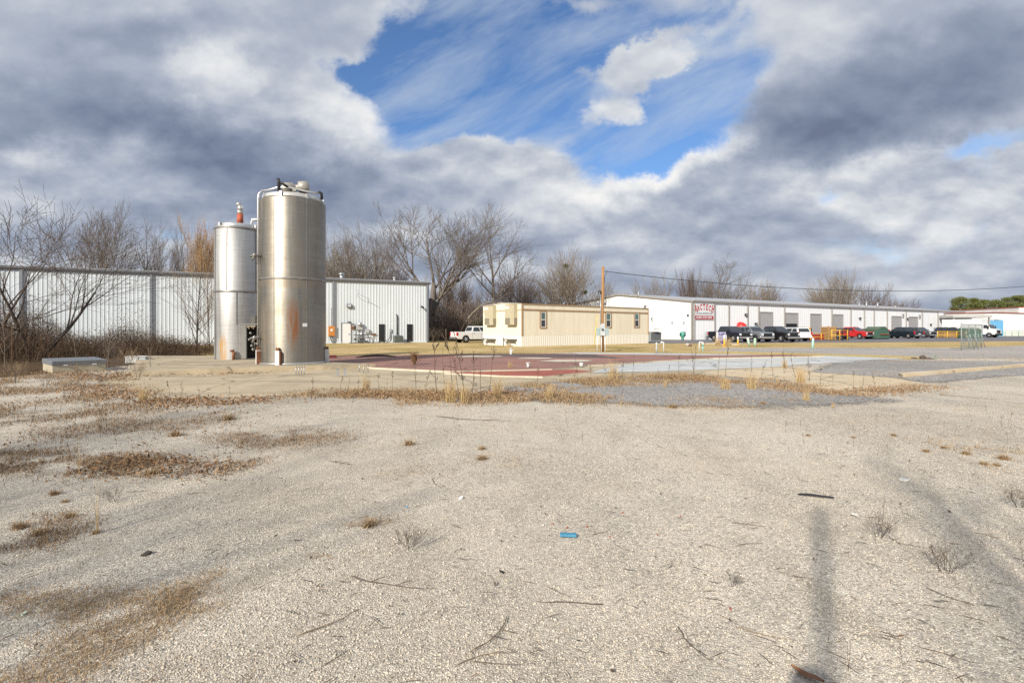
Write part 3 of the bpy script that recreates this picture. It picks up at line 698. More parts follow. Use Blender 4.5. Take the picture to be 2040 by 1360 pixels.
mb=MB(); mb.box(-.25,ML+.25,-.34,-.06,MH-.02,MH+.15); mb.build('gutter', mat('grey_gutter',(.50,.48,.47),.5), ms)
mb=MB(); mb.box(-.2,ML+.2,-.28,-.05,MH-.22,MH-.025); mb.build('eave_trim', TRIM_G, ms)
mb=MB()
for (a,za),(b,zb) in (((-.3,MH+.0),(RY,MR+.03)),((RY,MR+.03),(BY,5.2))):
    mb.add([(-.28,a,za-.22),(-.28,b,zb-.22),(-.28,b,zb+.06),(-.28,a,za+.06),(-.02,a,za-.22),(-.02,b,zb-.22),(-.02,b,zb+.06),(-.02,a,za+.06)],[(0,3,2,1),(4,5,6,7),(0,1,5,4),(3,7,6,2)])
mb.build('gable_trim', TRIM_G, ms)
for p in (1377.5,1422.5,1451,1488.5,1510.2,1561.5,1656,1694,1721,1740.5,1766.5,1804,1836.5,1867.5,1896):
    s = mw.x(p); wd = .11
    MB().box(s-wd,s+wd,-.2,-.035,.08,MH-.24).build('downspout', TRIM_G, ms)
MB().box(-.12,.35,-.16,.3,0,MH-.03).build('corner_trim', mat('tan_corner',(.50,.46,.41),.6), ms)
# roller doors
def roller(p0,p1,yt, openz=None):
    x0,x1=mw.x(p0),mw.x(p1); z1=mw.z((p0+p1)/2,yt)
    mb=MB(); frame4(mb,x0,x1,.02,z1,.22,-.14,0,False); fr=mb.build('roller_door', TRIM_G, ms)
    zb=.03 if openz is None else openz
    mb=MB(); n=int((z1-zb)/.32); 
    for i in range(n):
        a=zb+(z1-zb)*i/n; b=zb+(z1-zb)*(i+1)/n
        mb.box(x0,x1,-.075,-.04,a+.02,b-.015); 
    mb.box(x0,x1,-.05,-.036,zb,z1); mb.build('slats', SHUT, fr)
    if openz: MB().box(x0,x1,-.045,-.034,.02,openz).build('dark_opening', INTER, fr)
roller(1513.5,1537,623.5); roller(1564.5,1587.5,625.3,2.55); roller(1614.5,1634,627); roller(1659.5,1677.5,628)
roller(1776,1794,631.5); roller(1810.5,1826.5,632.5); roller(1901.5,1914.5,634.5)
# sign
x0,x1=mw.x(1381.5),mw.x(1421); zt=mw.z(1400,599); zb=mw.z(1400,637)
sg=thing('shop_sign','white wall sign with arched red letters and a red band on the long white building','sign',(MO[0],MO[1],0),MA)
MB().box(x0,x1,-.11,-.04,zb,zt).build('board', mat('sign_white',(.80,.80,.80),.4), sg)
REDS=mat('sign_red',(.45,.018,.03),.5,0,.05); GRYS=mat('sign_grey',(.33,.36,.38),.5)
bz0,bz1=mw.z(1400,636.2),mw.z(1400,628.8)
MB().box(x0+.15,x1-.12,-.125,-.112,bz0,bz1).build('red_band', REDS, sg)
def text(s, size, m, parent, name, loc, sx=1, bold=0, align='CENTER', rotx=PI/2, roty=0, ext=.004):
    cu=bpy.data.curves.new(name,'FONT'); cu.body=s; cu.size=size; cu.align_x=align; cu.align_y='CENTER'; cu.extrude=ext; cu.offset=bold; cu.resolution_u=3
    o=bpy.data.objects.new('t',cu); C.objects.link(o)
    dg=bpy.context.evaluated_depsgraph_get(); me=bpy.data.meshes.new_from_object(o.evaluated_get(dg))
    bpy.data.objects.remove(o); me.materials.clear(); me.materials.append(m)
    q=bpy.data.objects.new(name,me); C.objects.link(q); q.parent=parent; q.location=loc
    q.rotation_euler=(rotx,roty,0); q.scale=(sx,1,1); return q
# arched word: each letter raised and turned along the arc, with slab serifs
xm=(x0+x1)/2; wd=(x1-x0); word='MACTECH'; cz=mw.z(1400,612.2)
mb=MB()
def stroke(mb, pts, wdt, M):
    for (a,b) in pts:
        a=Vector((a[0],0,a[1])); b=Vector((b[0],0,b[1])); t=(b-a).normalized(); n=Vector((t.z,0,-t.x))*wdt/2
        vs=[a+n,b+n,b-n,a-n]; vs=[M@v for v in vs]+[M@(v+Vector((0,.012,0))) for v in vs]
        mb.add(vs,[(0,1,2,3),(7,6,5,4),(0,4,5,1),(1,5,6,2),(2,6,7,3),(3,7,4,0)])
LET={'M':[((-.46,0),(-.46,1)),((.46,0),(.46,1)),((-.46,1),(0,.1)),((0,.1),(.46,1)),((-.62,0),(-.3,0)),((.3,0),(.62,0))],
 'A':[((-.36,0),(0,1)),((0,1),(.36,0)),((-.2,.36),(.2,.36)),((-.5,0),(-.2,0)),((.2,0),(.5,0))],
 'C':[((.32,.72),(.2,.94)),((.2,.94),(-.1,.98)),((-.1,.98),(-.34,.7)),((-.34,.7),(-.34,.3)),((-.34,.3),(-.1,.02)),((-.1,.02),(.2,.05)),((.2,.05),(.34,.26)),((.34,.66),(.34,1))],
 'T':[((0,0),(0,1)),((-.4,.97),(.4,.97)),((-.4,.75),(-.4,1)),((.4,.75),(.4,1)),((-.18,0),(.18,0))],
 'E':[((-.25,0),(-.25,1)),((-.4,.03),(.36,.03)),((-.4,.97),(.34,.97)),((-.25,.52),(.14,.52)),((.36,0),(.36,.26)),((.34,.75),(.34,1)),((.14,.4),(.14,.64))],
 'H':[((-.32,0),(-.32,1)),((.32,0),(.32,1)),((-.32,.5),(.32,.5)),((-.48,0),(-.16,0)),((.16,0),(.48,0)),((-.48,1),(-.16,1)),((.16,1),(.48,1))]}
ARC=wd*1.05
for i,ch in enumerate(word):
    t=(i-3)/3.0; th=t*.40; hx=xm-.02+math.sin(th)*ARC*.98; hz=cz+.1-(1-math.cos(th))*ARC*.95
    hh=.80 if i not in(0,6) else .98
    M=Matrix.Translation((hx,-.135,hz-.42))@Matrix.Rotation(th*.9,4,'Y')@Matrix.Diagonal((.52,1,hh,1))
    stroke(mb, LET[ch], .2, M)
mb.build('lettering', REDS, sg)
text('270-442-7616  MACTECHKY.COM', .42, GRYS, sg, 'lettering', (xm,-.125,mw.z(1400,624.3)), wd*.9/7.0, .012)
text('MACHINING  CUTTING  WELDING', .42, DOORW, sg, 'lettering', (xm,-.14,(bz0+bz1)/2), wd*.92/7.6, .012)
# red door awning, lamps, louvres, doors
s0,s1=mw.x(1467),mw.x(1480); za,zb=mw.z(1473,650.5),mw.z(1473,641); aw=thing('door_awning','round red canvas awning over the office door of the white building','awning',(MO[0],MO[1],0),MA)
mb=MB(); r=(s1-s0)/2; H_=zb-za; cx=(s0+s1)/2; prof=[(math.cos(PI*i/12)*r, math.sin(PI*i/12)) for i in range(13)]
def dp(i,j): a=PI*i/12; b=PI/2*j/6; return (cx+r*math.cos(a)*math.cos(b), -.04-1.1*math.sin(a)*math.cos(b), za+H_*math.sin(b))
for i in range(12):
    for j in range(6): mb.add([dp(i,j),dp(i+1,j),dp(i+1,j+1),dp(i,j+1)],[(0,1,2,3)],0,True)
mb.build('canopy', REDP, aw, fix=True)
mb=MB(); pts=[((s0+s1)/2+x_,-1.12*max(f_,.05),za) for x_,f_ in prof]; mb.tube(pts,.04,5); mb.build('valance', mat('awning_valance',(.7,.25,.25),.6), aw)
def mbox(name,m,pa,pb,ya,yb,y0=-.12,y1=-.035): return wbox(mw,ms,name,m,pa,pb,ya,yb,y0,y1)
d=mbox('door',mat('grey_door',(.40,.44,.47),.5),1502,1508,648.5,676.2); 
for p in (1701,): mbox('door',mat('pale_door',(.55,.56,.56),.5),p-3.2,p+3.2,650,672)
for p in (1839,1860.5): mbox('door',mat('grey_door',(.40,.44,.47),.5),p-1.9,p+1.9,652.3,672)
for (p,yy) in ((1484.5,627),(1504.5,645),(1712,634),(1806.5,635),(1853,646.5),(1898,637.5)): 
    s=mw.x(p); z=mw.z(p,yy); lm=MB().box(s-.2,s+.2,-.34,-.03,z-.18,z+.18).build('wall_lamp', BLACKP, ms, bevel=.03); MB().box(s-.16,s+.16,-.352,-.341,z-.15,z+.02).build('lens', GREYBOX, lm)
for (pa,pb,ya,yb) in ((1797,1800.2,625,633),(1830,1833.2,627,634.5),(1879,1882.2,624.5,632.5)):
    f=mbox('vent_grille', TRIM_G, pa,pb,ya,yb); 
s=mw.x(1918.5); z=mw.z(1918,630.5); MB().box(s-.9,s+.9,-1.2,-.04,z-1.0,z+.85).build('heater_unit', GREYBOX, ms, bevel=.04)
for (p,y_,h_) in ((1350,8,.5),(1744,3,.7),(1758.5,3,1.0),(1780.5,3,1.0),(1815,3,.4)): vent(ms,p,mw,y_,MH+.12*y_,.16 if h_>.6 else .2,h_)
# gable wall fittings
def gpos(p,yy): s=me_.x(p); return s, me_.z(p,yy)
s,z=gpos(1301,634); gl=MB(); gl.tube([(-.03,s,z),(-.35,s,z+.1),(-.5,s-.1,z-.1)],.05,6); gl.ball((-.5,s-.1,z-.2),.16,8,0,(1,1,.6)); gl.build('wall_lamp', BLACKP, ms)
for p,yy in ((1340,642),(1363,642)): s,z=gpos(p,yy); MB().box(-.2,-.03,s-.14,s+.14,z-.16,z+.16).build('wall_box', GREYBOX, ms)
s,z=gpos(1318.5,646.5); mb=MB(); mb.tube([(-.08,s,z),(-.08,s+.1,.3)],.05,6); mb.tube([(-.08,s+1.6,2.3),(-.12,s+1.6,1.7),(-.12,s+.4,1.6)],.05,6); mb.build('wall_conduit', GREYBOX, ms)
s,z=gpos(1371.5,628); MB().box(-.2,-.03,s-.1,s+.12,z-.14,z+.14).build('wall_lamp', BLACKP, ms)
condenser('grey condenser between the cream trailer and the white building', tuple(at(1301.5,66.5)), MA, 1.9,1.0,1.2, mat('condenser_grey',(.30,.31,.30),.5))
t=thing('backflow_valve','teal backflow valve assembly before the white building gable','valve',tuple(at(1360,73.2)),MA)
TEAL=mat('teal_enamel',(.11,.36,.29),.5,0,.12)
t.scale=(.62,.62,.75); MB().cyl((0,0,0),(0,0,1.2),.32,.32,12).build('pipe',TEAL,t); mb=MB(); mb.lathe([(.2,-.55),(.55,-.5),(.55,.5),(.2,.55)],16,(0,0,1.1),'x'); mb.build('valve_body',TEAL,t); MB().tube([(.3,-.3,1.5),(.9,-.5,1.9)],.06,6).build('lever',BLACKP,t)
t=thing('gas_meter','small grey gas meter on the wall left of the parked trucks','gas meter',tuple(mw.o+Vector((mw.c*mw.x(1400.5)+.3,mw.s*mw.x(1400.5)-.5,0))),MA)
mb=MB(); mb.tube([(-.25,0,0),(-.25,0,1.2),(.25,0,1.2),(.25,0,0)],.05,6); mb.build('pipe',GALV,t); MB().box(-.18,.18,-.15,.15,.5,1.0).build('meter_body',GREYBOX,t,bevel=.04)

# --- right building with red trimmed roof
PINKW=mat('pale_stucco',(.74,.70,.66),.7,0,.06,.6,(1,1,.4),dirt=(.72,.55,.38),dfac=.5)
rb=thing('pale_building','pale building with red roof edge at the right end of the road','building',(100,118,0),R(-8))
mb=MB(); mb.add([(-8,0,0),(40,0,0),(40,0,4.55),(12,0,5.5),(-8,0,5.1),(-8,30,0),(40,30,0),(40,30,4.6),(12,30,5.5),(-8,30,5.1)],[(0,1,2,3,4),(9,8,7,6,5),(5,0,4,9),(1,6,7,2)]); mb.build('wall',PINKW,rb)
mb=MB(); mb.add([(-8.2,-.3,5.12),(12,-.3,5.54),(12,30,5.54),(-8.2,30,5.12),(40.2,-.3,4.6),(40.2,30,4.6)],[(0,1,2,3),(1,4,5,2)]); mb.build('roof',ROOFM,rb)
REDT=mat('red_roof_trim',(.36,.07,.05),.5)
mb=MB(); mb.prism([(-8.3,5.0),(12,5.42),(40.3,4.49),(40.3,4.6),(12,5.55),(-8.3,5.13)],-.34,-.29,'xz'); mb.build('roof_trim',REDT,rb,fix=True)
mb=MB(); mb.box(19.2,40,3,28,4.5,6.7); mb.build('upper_block',PINKW,rb); mb=MB(); mb.box(19.05,40.2,2.85,28.2,6.703,6.86); mb.build('roof_trim',REDT,rb)
# dock canopy with two doors at its left
mb=MB(); mb.box(-1.0,6.8,-6.5,-.01,4.15,4.75); mb.build('dock_canopy',mat('canopy_grey',(.46,.45,.43),.5),rb)
for q in (-.6,6.4): MB().box(q-.12,q+.12,-6.3,-6.06,0,4.147).build('dock_post',TRIM_G,rb)
MB().box(-.8,6.6,-.2,-.005,3.3,4.1).build('door_header',mat('pinkish_header',(.55,.47,.44),.6),rb)
for q,mm in ((0,SHUT),(3.6,DOORW)): MB().box(q,q+3.0,-.12,-.006,.02,3.2).build('dock_door',mm,rb)
# blue lean-to and fences in front
bs_=thing('blue_shed','bright blue metal shed with a small side roof before the pale building','shed',(107.2,112.5,0),R(-8))
BLUE=mat('bright_blue_paint',(.14,.38,.60),.5,0,.08)
mb=MB(); ribbed(mb,0,2.6,3.55,0,.3,0,.03); mb.add([(0,0,0),(0,2.5,0),(0,2.5,3.7),(0,0,3.55)],[(3,2,1,0)]); mb.add([(2.6,0,0),(2.6,2.5,0),(2.6,2.5,3.7),(2.6,0,3.55)],[(0,1,2,3)]); mb.build('wall',BLUE,bs_)
mb=MB(); mb.box(-.1,2.7,-.2,2.6,3.72,3.8); mb.build('roof',BLUE,bs_); mb=MB(); mb.box(-1.5,-.02,-.4,1.8,2.7,3.5); mb.build('side_roof',BLUE,bs_); MB().box(2.63,2.75,.2,.5,1.2,2.2).build('meter_box',DARKM,bs_)
# ------------------------------------------------------------------ steel tanks
def steel(name, col, dirtc, rough, dirt=.5, rust=None):
    m, nt, bs = nodes_of(name)
    v = coords(nt)
    vz = coords(nt, (3.2,3.2,.13)); vh = coords(nt, (.4,.4,5))
    s1 = ntex(nt, vz, 1.6, 7, .68); s2 = ntex(nt, vh, 2.2, 4, .6); s3 = ntex(nt, v, .9, 6, .65)
    c = ramp(nt, s1, [(.25,mul(col,.72)),(.5,col),(.75,mul(col,1.15))]).outputs[0]
    c = mixc(nt, 1., c, ramp(nt, s2, [(.3,.9),(.7,1.06)]).outputs[0], 'MULTIPLY')
    g = ramp(nt, mth(nt,'ADD', mth(nt,'MULTIPLY',s1,.6), mth(nt,'MULTIPLY',s3,.6)), [(.5,0.),(.78,1.)]).outputs[0]
    c = mixc(nt, mth(nt,'MULTIPLY', g, dirt), c, dirtc)
    met = mth(nt,'SUBTRACT', 1.0, mth(nt,'MULTIPLY', g, dirt*.5))
    if rust:
        for (cx,cz,rx,rz,col2,amt) in rust:       # rust stains: irregular streaks running down the near side
            mp = nt.nodes.new('ShaderNodeMapping'); mp.vector_type='TEXTURE'; mp.inputs['Location'].default_value=(cx,0,cz); mp.inputs['Scale'].default_value=(rx,20,rz)
            tc = nt.nodes.new('ShaderNodeTexCoord'); L(nt, tc.outputs['Object'], mp.inputs[0])
            gr = nt.nodes.new('ShaderNodeTexGradient'); gr.gradient_type='SPHERICAL'; L(nt, mp.outputs[0], gr.inputs[0])
            sy = nt.nodes.new('ShaderNodeSeparateXYZ'); L(nt, tc.outputs['Object'], sy.inputs[0])
            front = mth(nt,'LESS_THAN', sy.outputs[1], 0.)
            vv = coords(nt, (9,9,.7)); k = ramp(nt, ntex(nt, vv, 1.5, 6, .7), [(.36,0.),(.58,1.)]).outputs[0]
            f = mth(nt,'MULTIPLY', mth(nt,'MULTIPLY', mth(nt,'MULTIPLY', gr.outputs['Fac'], 2.0, clamp=True), k), mth(nt,'MULTIPLY', front, amt))
            c = mixc(nt, f, c, col2); met = mth(nt,'MULTIPLY', met, mth(nt,'SUBTRACT',1.,mth(nt,'MULTIPLY',f,.8)))
    L(nt, c, bs.inputs['Base Color']); L(nt, met, bs.inputs['Metallic'])
    L(nt, ramp(nt, s1, [(.3,rough-.06),(.7,rough+.1)]).outputs[0], bs.inputs['Roughness'])
    bump(nt, bs, mth(nt,'ADD', mth(nt,'MULTIPLY',s2,.6), ntex(nt, v, 1.2, 3)), .12, .02)
    return m
ST_A = steel('weathered_stainless', (.325,.298,.248), (.17,.14,.102), .43, .75, [(.0,1.6,.30,1.15,(.21,.075,.022),1.0),(.05,3.2,1.6,.3,(.27,.17,.09),.4),(-1.0,1.5,.25,1.3,(.32,.2,.09),.3)])
ST_B = steel('clean_stainless', (.50,.495,.48), (.38,.37,.345), .56, .4, [(-.62,.42,.2,.85,(.50,.27,.06),1.0)])
ST_S = mat('steel_strip', (.30,.29,.27), .45, .7, .15, 5)
ST_L = mat('bright_steel', (.66,.65,.62), .35, .8, .1, 5)
WPIPE = mat('white_pipe', (.72,.72,.71), .45)
ORNG = mat('orange_primer', (.42,.10,.045), .7, 0, .2, 6)
def tankframe(cx, D):
    p = at(cx, D, TS); return p, math.atan2(-p.x, p.y)
def oncyl(mb, ang, r, z0, z1, w, t, m=0):       # strip lying on the shell at angle ang from the near side
    M = Matrix.Rotation(ang,4,'Z')
    mb.box(-w/2,w/2,-r-t,-r+.03,z0,z1,m,M)
def seg(px_, cx, D, r):
    t=(cx-1020)/F; k=(1+t*t)**.5*F/D       # picture scale of a tank standing off to the side
    return math.asin(max(-1,min(1,(px_-cx)/k/r)))
# large tank
TD, TR = 20.65, 1.252; tp, ta = tankframe(584.5, TD)
T = thing('steel_tank', 'tall weathered stainless steel tank with a rust stain', 'tank', tuple(tp), ta, 'stainless steel tanks on the slab')
HT = 6.58
sh = MB(); sh.lathe([(TR+.01,.02),(TR,.06),(TR,HT-.08),(TR-.02,HT-.02),(TR-.07,HT)],96); sh = sh.build('shell', ST_A, T)
mb = MB(); mb.lathe([(TR-.08,HT-.01),(TR-.08,HT+.13),(TR-.12,HT+.15),(TR-.3,HT+.20),(.3,HT+.34),(0,HT+.34)],72); lid = mb.build('lid', mat('pale_lid_steel',(.60,.58,.54),.45,.5,.1,4), T)
for pxx in (560,611.5,645.5,527):
    mb = MB(); oncyl(mb, seg(pxx,584.5,TD,TR), TR-.06, HT-.1, HT+.15, .075, .05); mb.build('clamp', ST_L, lid)
mb = MB(); mb.lathe([(TR+.003,3.32),(TR+.02,3.33),(TR+.02,3.40),(TR+.003,3.41)],72); mb.build('band', ST_S, T)
for pxx in (548,610):
    mb = MB(); oncyl(mb, seg(pxx,584.5,TD,TR), TR, .1, HT-.1, .035, .008); mb.build('seam', ST_S, T)
mb = MB(); mb.lathe([(TR,.0),(TR+.05,.0),(TR+.05,.05),(TR+.01,.07)],72); mb.build('base_ring', ST_L, T)
for k,pxx in enumerate((556.5,651.5,510)):
    mb = MB(); M = Matrix.Rotation(seg(pxx,584.5,TD,TR+.02) if abs(pxx-584.5)<64 else (1.35 if pxx>600 else -1.35),4,'Z')
    mb.box(-.08,.08,-TR-.14,-TR+.03,0,.55,0,M); lg=mb.build('foot_bracket', WPIPE, T)
    mb = MB(); mb.box(.083,.12,-TR-.13,-TR+.03,0,.52,0,M); mb.box(-.06,.05,-TR-.12,-TR-.02,.553,.66,0,M); mb.build('bolt_plate', RUST, lg)
a = seg(606.5,584.5,TD,TR); mb = MB(); M = Matrix.Rotation(a,4,'Z'); mb.box(-.085,.085,-TR-.012,-TR+.02,zat(650.5,19.4)-TS,zat(643.5,19.4)-TS,0,M); mb.build('sticker', DOORW, T)
# side pipe that climbs the left edge and crosses the lid
al = -1.36; rp = TR+.06
def pc_(ang, r, z): return (r*math.sin(ang), -r*math.cos(ang), z)
mb = MB(); mb.tube([pc_(al,rp,.3),pc_(al,rp,HT+.0),pc_(al,rp-.03,HT+.16),pc_(al,rp-.14,HT+.30),pc_(al,rp-.35,HT+.36),(-.55,-.4,HT+.47),(-.1,-.5,HT+.47),(.3,-.55,HT+.40),(.55,-.6,HT+.36),(.95,-.55,HT+.34)],.04,8); mb.build('pipe', ST_L, T)
for zz_ in (zat(513,20.3)-TS, zat(672,20.3)-TS):
    mb = MB(); mb.cyl(pc_(al+.12,TR-.02,zz_),pc_(al+.12,TR+.22,zz_),.07,.07,10); mb.ball(pc_(al+.12,TR+.22,zz_),.09,8); mb.tube([pc_(al+.12,TR+.2,zz_),pc_(al-.02,TR+.34,zz_-.03)],.045,6); mb.tube([pc_(al+.12,TR+.2,zz_),pc_(al+.06,TR+.3,zz_-.2)],.04,6); mb.build('valve', ST_S, T)
mb = MB(); mb.box(-.05,.1,-.68,-.3,HT+.3,HT+.40); mb.lathe([(.15,-.42),(.17,-.4),(.17,-.1),(.1,-.05),(.1,.06),(.2,.08),(.21,.34),(.12,.40),(0,.40)],16,(0,0,0),'z')
vs_=mb.v; Mm=Matrix.Translation((.10,-.25,HT+.56))@Matrix.Scale(1.25,4)@Matrix.Rotation(R(20),4,'Y')@Matrix.Rotation(R(62),4,'Y')
k0=8; mb.v=vs_[:k0]+[tuple(Mm@Vector(p)) for p in vs_[k0:]]
mb.tube([(.45,-.35,HT+.62),(.52,-.4,HT+.5),(.62,-.42,HT+.36)],.025,5)
mt = mb.build('motor', mat('motor_grey',(.40,.37,.32),.5,.4,.25,7), T)
MB().ball((-.2,-.27,HT+.47),.17,10,0,(1,1,.9)).build('gearbox', RUST, mt)
mb = MB(); mb.tube([(-.52,-.8,HT+.24),(-.52,-.8,HT+.58),(-.56,-.8,HT+.70)],.065,8); mb.tube([(-.5,-.8,HT+.58),(-.2,-.75,HT+.42)],.05,8); mb.build('inlet_fitting', BLACKP, T)
mb = MB(); mb.tube([(.95,-.55,HT+.42),(1.06,-.5,HT+.36),(1.07,-.5,HT+.14)],.055,8); mb.build('outlet_fitting', BLACKP, T)
# smaller tank
SD, SR = 23.6, .98; sp_, sa = tankframe(474.5, SD)
S = thing('steel_tank', 'shorter bright steel tank with an open access hatch at its foot', 'tank', tuple(sp_), sa, 'stainless steel tanks on the slab')
HS = zat(447,22.6)-TS
zt_=zat(647,22.4)-TS
mb = MB(); mb.lathe([(SR,0),(SR,zt_),(SR,HS-.04),(SR-.05,HS)],120)
keep=[]
for i,f in enumerate(mb.f):
    c_=[sum(mb.v[q][k] for q in f)/len(f) for k in range(3)]
    if not (c_[2]<zt_ and c_[1]<0 and .33<c_[0]<.76): keep.append(i)
mb.f=[mb.f[i] for i in keep]; mb.mi=[0]*len(keep); mb.sm=[True]*len(keep); mb.build('shell', ST_B, S)
mb = MB(); mb.lathe([(SR-.14,HS-.02),(SR-.14,HS+.12),(SR-.2,HS+.15),(.2,HS+.22),(0,HS+.22)],64); lid=mb.build('lid', ST_L, S)
for pxx in (436,512):
    mb = MB(); oncyl(mb, seg(pxx,474.5,SD,SR), SR-.09, HS-.05, HS+.14, .09, .05); mb.build('clamp', WPIPE, lid)
mb = MB(); mb.lathe([(SR+.004,HS-.14),(SR+.02,HS-.13),(SR+.02,HS-.06),(SR+.004,HS-.05)],64); mb.build('band', ST_S, S); mb = MB(); zb_=zat(579.5,22.6)-TS; mb.lathe([(SR+.004,zb_-.045),(SR+.02,zb_-.04),(SR+.02,zb_+.04),(SR+.004,zb_+.045)],64); mb.build('band', ST_S, S)
for pxx,za,zb2 in ((452.5,zb_,HS-.14),(509.5,zb_,HS-.14),(471.5,zat(646,22.6)-TS,zb_-.05),(430.5,0,HS-.14)):
    mb = MB(); oncyl(mb, seg(pxx,474.5,SD,SR), SR, za, zb2, .05 if pxx>440 else .07, .016); mb.build('seam', ST_S, S)
# access hatch: a boxed alcove let out of the shell
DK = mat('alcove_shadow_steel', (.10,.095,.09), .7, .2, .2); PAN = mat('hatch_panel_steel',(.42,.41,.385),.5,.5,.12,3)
zt_=zat(647,22.4)-TS
mb = MB(); mb.box(.03,.32,-SR-.02,-SR+.5,.02,zt_); mb.box(.76,.92,-SR-.02,-.15,.02,zt_+.45); mb.box(.03,.92,-SR-.03,-.35,zt_,zt_+.06); 
h = mb.build('hatch_frame', PAN, S, bevel=.01)
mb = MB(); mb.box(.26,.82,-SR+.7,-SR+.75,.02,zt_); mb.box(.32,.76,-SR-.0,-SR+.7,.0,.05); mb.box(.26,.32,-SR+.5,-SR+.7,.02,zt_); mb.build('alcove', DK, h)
mb = MB()
for q,zq in ((.44,.9),(.55,.62),(.63,.95),(.5,1.2),(.6,.45)): mb.cyl((q,-SR+.35,zq),(q,-SR+.08,zq-.02),.04,.04,8); mb.ball((q,-SR+.08,zq),.07,8)
mb.tube([(.44,-SR+.12,.9),(.63,-SR+.14,.95),(.68,-SR+.1,.4)],.03,6); mb.tube([(.68,-SR-.02,.72),(.86,-SR-.1,.70)],.04,6); mb.ball((.86,-SR-.1,.70),.05,8); mb.build('valve', ST_S, h)
mb = MB(); 
for i in range(6): a=i/5; mb.tube([(.36+.06*i,-SR+.0,zt_-.02),(.38+.06*i,-SR-.02,zt_-.14-.05*math.sin(i*2.1))],.03,5)
mb.build('torn_insulation', mat('torn_insulation',(.42,.36,.27),.9), h)
mb = MB(); mb.tube([(-.18,-SR-.12,0),(-.18,-SR-.12,.36)],.07,8); mb.tube([(-.32,-SR-.12,.4),(-.16,-SR-.12,.42)],.05,6); mb.build('foot_bracket', RUST, S)
mb = MB(); mb.cyl((.08,0,HS+.2),(.08,0,HS+.72),.145,.125,16); st=mb.build('motor_stand', ORNG, S)
mb = MB(); mb.cyl((.08,0,HS+.72),(.08,0,HS+.86),.13,.13,14); mb.cyl((.08,0,HS+.86),(.08,0,HS+1.1),.10,.12,14); mb.cyl((.02,0,HS+1.08),(.02,0,HS+1.22),.11,.09,14); mb.box(.08,.2,-.12,.08,HS+.95,HS+1.08); mb.build('motor', mat('motor_silver',(.55,.54,.50),.45,.6,.2,9), S)
mb = MB(); mb.tube([(.55,-.2,HS+.15),(.55,-.2,HS+.32),(.58,-.2,HS+.42)],.045,8); mb.tube([(.55,-.2,HS+.44),(.8,-.2,HS+.47),(1.5,-.3,HS+.5)],.07,8); mb.build('pipe', WPIPE, S)
# ------------------------------------------------------------------ pad and yard fittings
def stub(label, p, h, r, m=GALV, cap=True, group=None, tilt=(0,0)):
    t = MB(); top=(tilt[0]*h,tilt[1]*h,h)
    t.cyl((0,0,-.01),top,r,r,10)
    if cap: t.cyl((top[0],top[1],h),(top[0],top[1],h+.03),r*1.7,r*1.7,10); 
    return one('pipe_stub', t, m, label, 'pipe', tuple(p), 0, group)
for i,pxx in enumerate((589.7,595.2,600.5,605.8)): stub('galvanised pipe stub of the four in a row before the large tank', gp(pxx,745.5,.015), .255, .014, group='four pipe stubs in a row')
for i,pxx in enumerate((672.8,687.2)):
    t=thing('pipe_post',('left' if i==0 else 'right')+' post of the pair of thick galvanised posts on the pad','post',tuple(gp(pxx,749.5,.015)),.3,'pair of thick galvanised posts')
    MB().box(-.03,.03,-.02,.02,0,.24).build('post',GALV,t); MB().box(-.04,.04,-.035,.035,.243,.27).build('cap',GALV,t); MB().tube([(.02,0,.2),(-.02 if i else .03,0,0)],.008,5).build('brace',GALV,t)
for i,(pxx,pyy) in enumerate(((716.3,739.5),(724.5,742.5),(733,741.5))): stub('thin pipe stub of the three beside the slab corner', gp(pxx,pyy,.015), .26, .015, group='three pipe stubs by the slab corner')
stub('short fat white pipe stump standing on the red floor', gp(1052,731.5,.075), .16, .055, WPIPE, True); stub('white pipe stump at the edge of the red floor', gp(1158,728.5,.075), .12, .075, WPIPE, False)
mb=MB(); mb.cyl((0,0,0),(0,0,.3),.07,.07,10); mb.box(-.12,.12,-.05,.05,.3,.36); mb.cyl((0,0,.36),(0,0,.45),.04,.05,8)
one('hydrant_pipe',mb,WPIPE,'small white standpipe at the back edge of the red floor','pipe',tuple(gp(1018,708.5,.0)),.4)
# concrete vault with metal lid, left
v0 = gp(104,743.5); vt = thing('concrete_vault','low concrete vault with grey metal lid among brown weeds','vault',(v0.x,v0.y,0),R(50))
VM=mat('vault_concrete',(.46,.41,.30),.85,0,.1,3,dirt=(.28,.22,.15)); LIDM=mat('aluminium_lid',(.27,.29,.31),.45,.4,.12,5)
MB().box(0,1.5,0,2.0,0,.27).build('wall',VM,vt,bevel=.01)
mb=MB(); mb.box(-.02,1.53,-.02,.9,.272,.43); mb.box(-.02,1.53,.92,2.03,.272,.45); l_=mb.build('lid',LIDM,vt,bevel=.008)
mb=MB(); 
for i in range(34): q=.02+1.46*i/33; mb.box(q,q+.012,-.03,-.021,.29,.42)
mb.build('rib',ST_S,l_); mb=MB()
for q in (.3,1.1): mb.box(q,q+.12,-.06,-.021,.25,.285)
mb.build('latch',WPIPE,l_)
b0=gp(249,724.5,.0); t=thing('plastic_tote','small white plastic tote with a dark side left of the slab','box',(b0.x,b0.y,.0),R(18))
MB().box(0,.5,0,.45,.02,.30).build('body',mat('dirty_white_plastic',(.66,.67,.66),.5,0,.1,5,dirt=(.3,.35,.4)),t,bevel=.03); MB().box(.52,.78,.02,.42,.02,.28).build('side_panel',mat('bluegrey_plastic',(.42,.47,.50),.5),t,bevel=.02); MB().box(-.02,.8,-.02,.47,.303,.33).build('lid',WPIPE,t)
